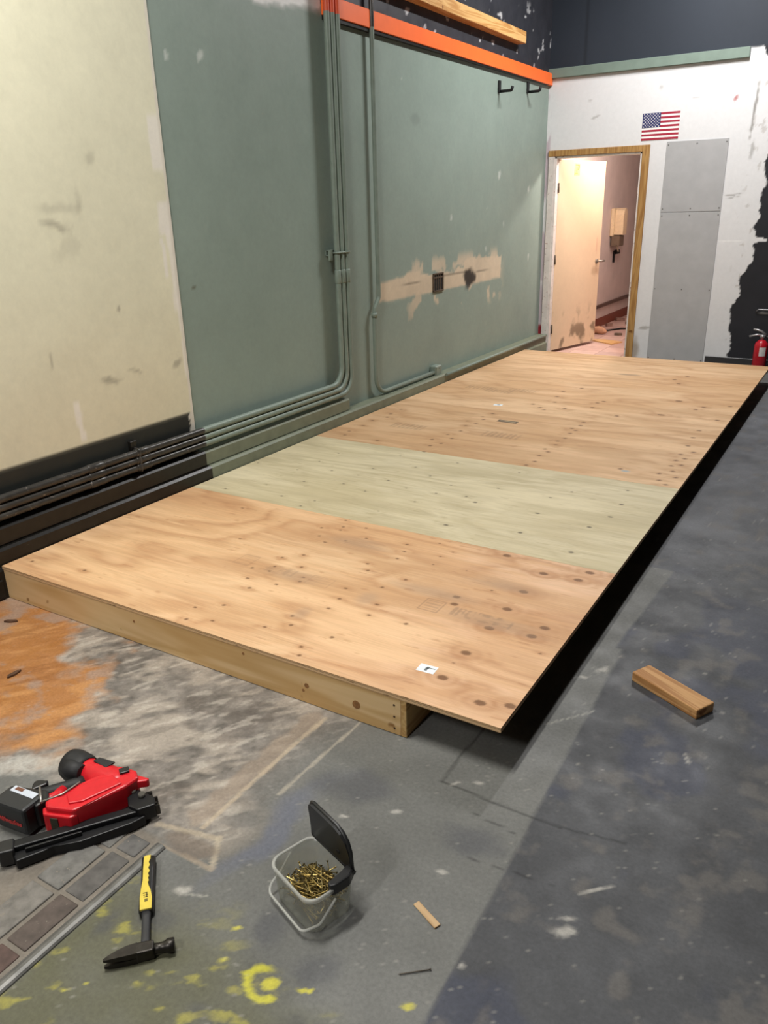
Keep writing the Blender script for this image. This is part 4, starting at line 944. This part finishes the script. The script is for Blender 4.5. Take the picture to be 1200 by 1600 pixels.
b.build('grip_print', plain('grip_print', (104, 92, 40), .6), ham)
strip([(.186, -.012, .012, .021), (.20, -.0105, .0105, .020), (.285, -.011, .011, .020), (.31, -.012, .012, .02)], .004).build('shaft', grunge('graphite_shaft', (46, 46, 48), .5, .2, 30), ham)
hx = .300
Mh = Matrix.Translation((hx, 0, .0))
# head runs across the handle: claw on one side, striking face on the other
b = MB(); b.prism([(-.016, -.020), (.016, -.020), (.015, .022), (-.015, .022)], .001, .034, Mh, .004)
b.build('head_eye', hsteel, ham)
b = MB(); b.tube([(hx, .018, .018), (hx, .034, .018), (hx, .046, .018), (hx, .052, .018), (hx+.0, .066, .018), (hx, .068, .018)], [.013, .0115, .0125, .0165, .0165, .015], 16); b.build('striking_face', hsteel, ham)
for zc, sgn in ((.009, -1), (.026, 1)):
    b = MB(); rg = []
    for yy, hw_, hh in ((-.016, .015, .0080), (-.040, .014, .0075), (-.062, .0105, .0065), (-.080, .0065, .0052), (-.092, .0025, .0030)):
        xc = hx+.010*((abs(yy)-.016)/.076)**1.6; z_ = zc+sgn*.0012*(abs(yy)/.09)
        rg.append([(xc-hw_, yy, z_-hh), (xc+hw_, yy, z_-hh), (xc+hw_, yy, z_+hh), (xc-hw_, yy, z_+hh)])
    vr = loft(rg, b, False); b.bm.faces.new(list(reversed(vr[0]))); b.bm.faces.new(vr[-1]); b.build('claw', hsteel, ham)

# ------------------------------------------------------------ nail gun lying on its side
GO = Vector((1.529, -.988, 0)); GA = math.atan2(.326, .225)
gun = tag(empty('nail_gun', GO, GA), 'red and black cordless framing nailer lying on its side', 'nail gun')
red = plain('red_housing', (204, 26, 38), .35, 0, .45); rubber = grunge('black_rubber', (34, 34, 35), .6, .2, 60); mag_m = plain('black_anodised', (21, 21, 23), .45, .2)
# magazine
b = MB(); b.prism([(.0, -.030), (.40, -.036), (.40, -.006), (.0, .002)], .012, .050, None, .004); b.build('magazine', mag_m, gun)
b = MB(); b.prism([(.03, -.066), (.10, -.058), (.125, -.050), (.19, -.066), (.33, -.056), (.37, -.044), (.37, -.034), (.02, -.028)], .004, .034, None, .003); b.build('magazine_cover', mag_m, gun)
b = MB(); b.prism([(-.012, -.042), (.028, -.046), (.030, .004), (-.010, .006)], .006, .056, None, .005); b.build('magazine_cap', blk_pl, gun)
b = MB(); b.prism([(.055, -.046), (.20, -.046), (.20, -.040), (.055, -.040)], .030, .048, None, .001); b.build('pusher_rail', mag_m, gun)
# battery
bN, bL_, bF, bR_ = (.060, .045), (-.022, .135), (.034, .182), (.114, .090)
b = MB(); b.prism([bN, bR_, bF, bL_], .008, .100, None, .009); bat = b.build('battery', plain('battery_black', (44, 45, 46), .45), gun)
b = MB(); b.prism([(.092, .060), (.128, .078), (.128, .118), (.060, .168), (.048, .160)], .016, .092, None, .006); b.build('battery_shoe', blk_pl, gun)
ub = Vector((bF[0]-bR_[0], bF[1]-bR_[1], 0)).normalized(); Mb_ = Matrix.Translation((.058, .122, .0)) @ Matrix.Rotation(math.atan2(ub.y, ub.x), 4, 'Z')
b = MB(); b.prism([(-.045, -.020), (.045, -.020), (.045, .002), (-.045, .002)], .0995, .1010, Mb_); b.build('battery_label', plain('label_grey', (196, 202, 212), .4), bat)
b = MB(); b.prism([(.005, -.018), (.034, -.018), (.034, -.006), (.005, -.006)], .1006, .1018, Mb_); b.build('battery_label', plain('label_brown', (110, 70, 52), .5), bat)
try:
    cu = bpy.data.curves.new('lettering', 'FONT'); cu.body = 'Milwaukee'; cu.size = .0205; cu.extrude = .0006; cu.align_x = 'CENTER'; cu.align_y = 'CENTER'; cu.shear = .25; cu.offset = .0006
    to = bpy.data.objects.new('lettering', cu); COL.objects.link(to)
    bpy.context.view_layer.update(); me = bpy.data.meshes.new_from_object(to.evaluated_get(bpy.context.evaluated_depsgraph_get())); bpy.data.objects.remove(to, do_unlink=True)
    me.materials.clear(); me.materials.append(plain('lettering_red', (196, 60, 58), .5))
    to = bpy.data.objects.new('lettering', me); COL.objects.link(to); to.parent = bat
    to.matrix_local = Matrix(((.674, 0, -.739, .0178), (-.739, 0, -.674, .0888), (0, 1, 0, .046), (0, 0, 0, 1)))
except Exception as ex: print('text', ex)
# motor housing: long red box with bevelled rear facet
b = MB(); b.prism([(.212, -.006), (.335, .028), (.372, .050), (.372, .085), (.330, .128), (.250, .112), (.150, .068), (.118, .064), (.118, .036), (.188, -.012)], .022, .100, None, .007); b.build('motor_housing', red, gun)
b = MB(); b.prism([(.178, .018), (.215, .010), (.325, .040), (.305, .088), (.245, .090), (.175, .060)], .098, .105, None, .003); b.build('housing_panel', red, gun)
b = MB(); b.prism([(.108, .032), (.176, -.016), (.200, -.010), (.17, .03), (.125, .06), (.108, .06)], .018, .082, None, .005); b.build('rear_housing', red, gun)
b = MB(); b.box((-.012, -.001, -.020), (.012, .0015, .020), .0005)
o = b.build('vent', grunge('vent_grey', (62, 58, 46), .6, .3, 300), gun, (.1335, .0125, .052), R(-35))
b = MB(); b.tube([(.112, .066, .098), (.165, .066, .104), (.215, .098, .104)], .003, 6); b.build('belt_hook', plain('hook_steel', (170, 166, 158), .35, .7), gun)
b = MB(); b.tube([(.108, .062, .098), (.106, .135, .098)], .0035, 6); b.build('belt_hook', plain('hook_steel2', (170, 166, 158), .35, .7), gun)
# drive cylinder: slanted from the nose to the end cap
ax0 = Vector((.335, .065, .058)); ax1 = Vector((.196, .258, .058)); ax = (ax1-ax0).normalized()
b = MB(); b.tube([ax0+ax*.0, ax0+ax*.03, ax0+ax*.10, ax0+ax*.16, ax0+ax*.19], [.040, .046, .046, .040, .042], 24); b.build('drive_cylinder', red, gun)
b = MB(); b.tube([ax0+ax*.165, ax0+ax*.18, ax0+ax*.225, ax0+ax*.243, ax0+ax*.250], [.043, .048, .050, .046, .034], 24); b.build('end_cap', rubber, gun)
b = MB(); px = Vector((ax.y, -ax.x, 0)); c0 = ax0+ax*.15
b.tube([c0-px*.028+Vector((0, 0, .022)), c0-px*.030+ax*.045+Vector((0, 0, .018)), c0-px*.028+ax*.075+Vector((0, 0, .016))], [.022, .030, .026], 14); b.build('cap_wrap', rubber, gun)
b = MB(); q0 = ax0+ax*.105+px*.012; Mq = Matrix.Translation(q0+Vector((0, 0, .041))) @ Matrix.Rotation(math.atan2(ax.y, ax.x), 4, 'Z')
b.prism([(-.030, -.022), (.030, -.014), (.034, .006), (-.024, .010)], .0, .006, Mq, .002); b.build('side_grip', rubber, gun)
b = MB(); Mq2 = Matrix.Translation((.338, .094, .100)); b.prism([(-.014, -.012), (.014, -.012), (.014, .012), (-.014, .012)], 0, .007, Mq2, .002); b.build('switch', blk_pl, gun)
b = MB(); b.prism([(.345, .052), (.395, .040), (.402, .048), (.365, .085), (.345, .085)], .062, .088, None, .004); b.build('nose_guard', red, gun)
# handle loop
b = MB(); b.tube([Vector(v) for v in ((.235, .165, .052), (.200, .152, .054), (.160, .152, .056), (.125, .150, .056), (.095, .145, .056))], [.026, .024, .021, .022, .026], 14); b.build('grip_handle', rubber, gun)
b = MB(); b.tube([Vector(v) for v in ((.165, .142, .060), (.145, .118, .062), (.125, .110, .062), (.105, .112, .060))], [.016, .016, .018, .020], 12); b.build('handle_bridge', red, gun)
b = MB(); b.prism([(.082, .150), (.125, .160), (.128, .178), (.112, .176), (.104, .190), (.092, .188), (.084, .172)], .055, .085, None, .004); b.build('release_tab', blk_pl, gun)
# nose
b = MB(); b.prism([(.335, .058), (.365, .050), (.405, -.004), (.402, -.038), (.352, -.040), (.330, -.010)], .014, .060, None, .004); b.build('nose', mag_m, gun)
b = MB()
for k in range(6): b.box((.398+.002*(k % 2), -.034+.012*k, .016), (.414-.004*(k % 3)+(-.004*k if k > 3 else 0), -.027+.012*k, .050), .002)
b.build('contact_teeth', hsteel, gun)
b = MB(); b.cyl((.372, .012, .055), (.372, .012, .070), .010); b.cyl((.352, .040, .055), (.352, .040, .068), .007); b.build('depth_dial', grunge('dial', (84, 82, 76), .5, .2, 60, .5), gun)

# ------------------------------------------------------------ small chips on the floor at the left edge
for k, (px, py, lb) in enumerate(((.33, -.14, 'dark wood chip on the orange stain near the platform corner'), (.72, -.40, 'dark wood chip on the orange stain by the left picture edge'), (1.36, -.66, 'brown curled chip beside the nail gun handle'))):
    b = MB(); b.prism([(-.03, -.006), (.0, -.011), (.032, -.002), (.02, .008), (-.02, .007)], 0, .009, None, .002)
    tag(b.build('wood_chip', grunge('chip%d' % k, (84, 58, 40), .8, .3, 40), None, (px, py, .0), .5+k), lb, 'wood chip', 'chips on the floor')
bpy.context.view_layer.update()
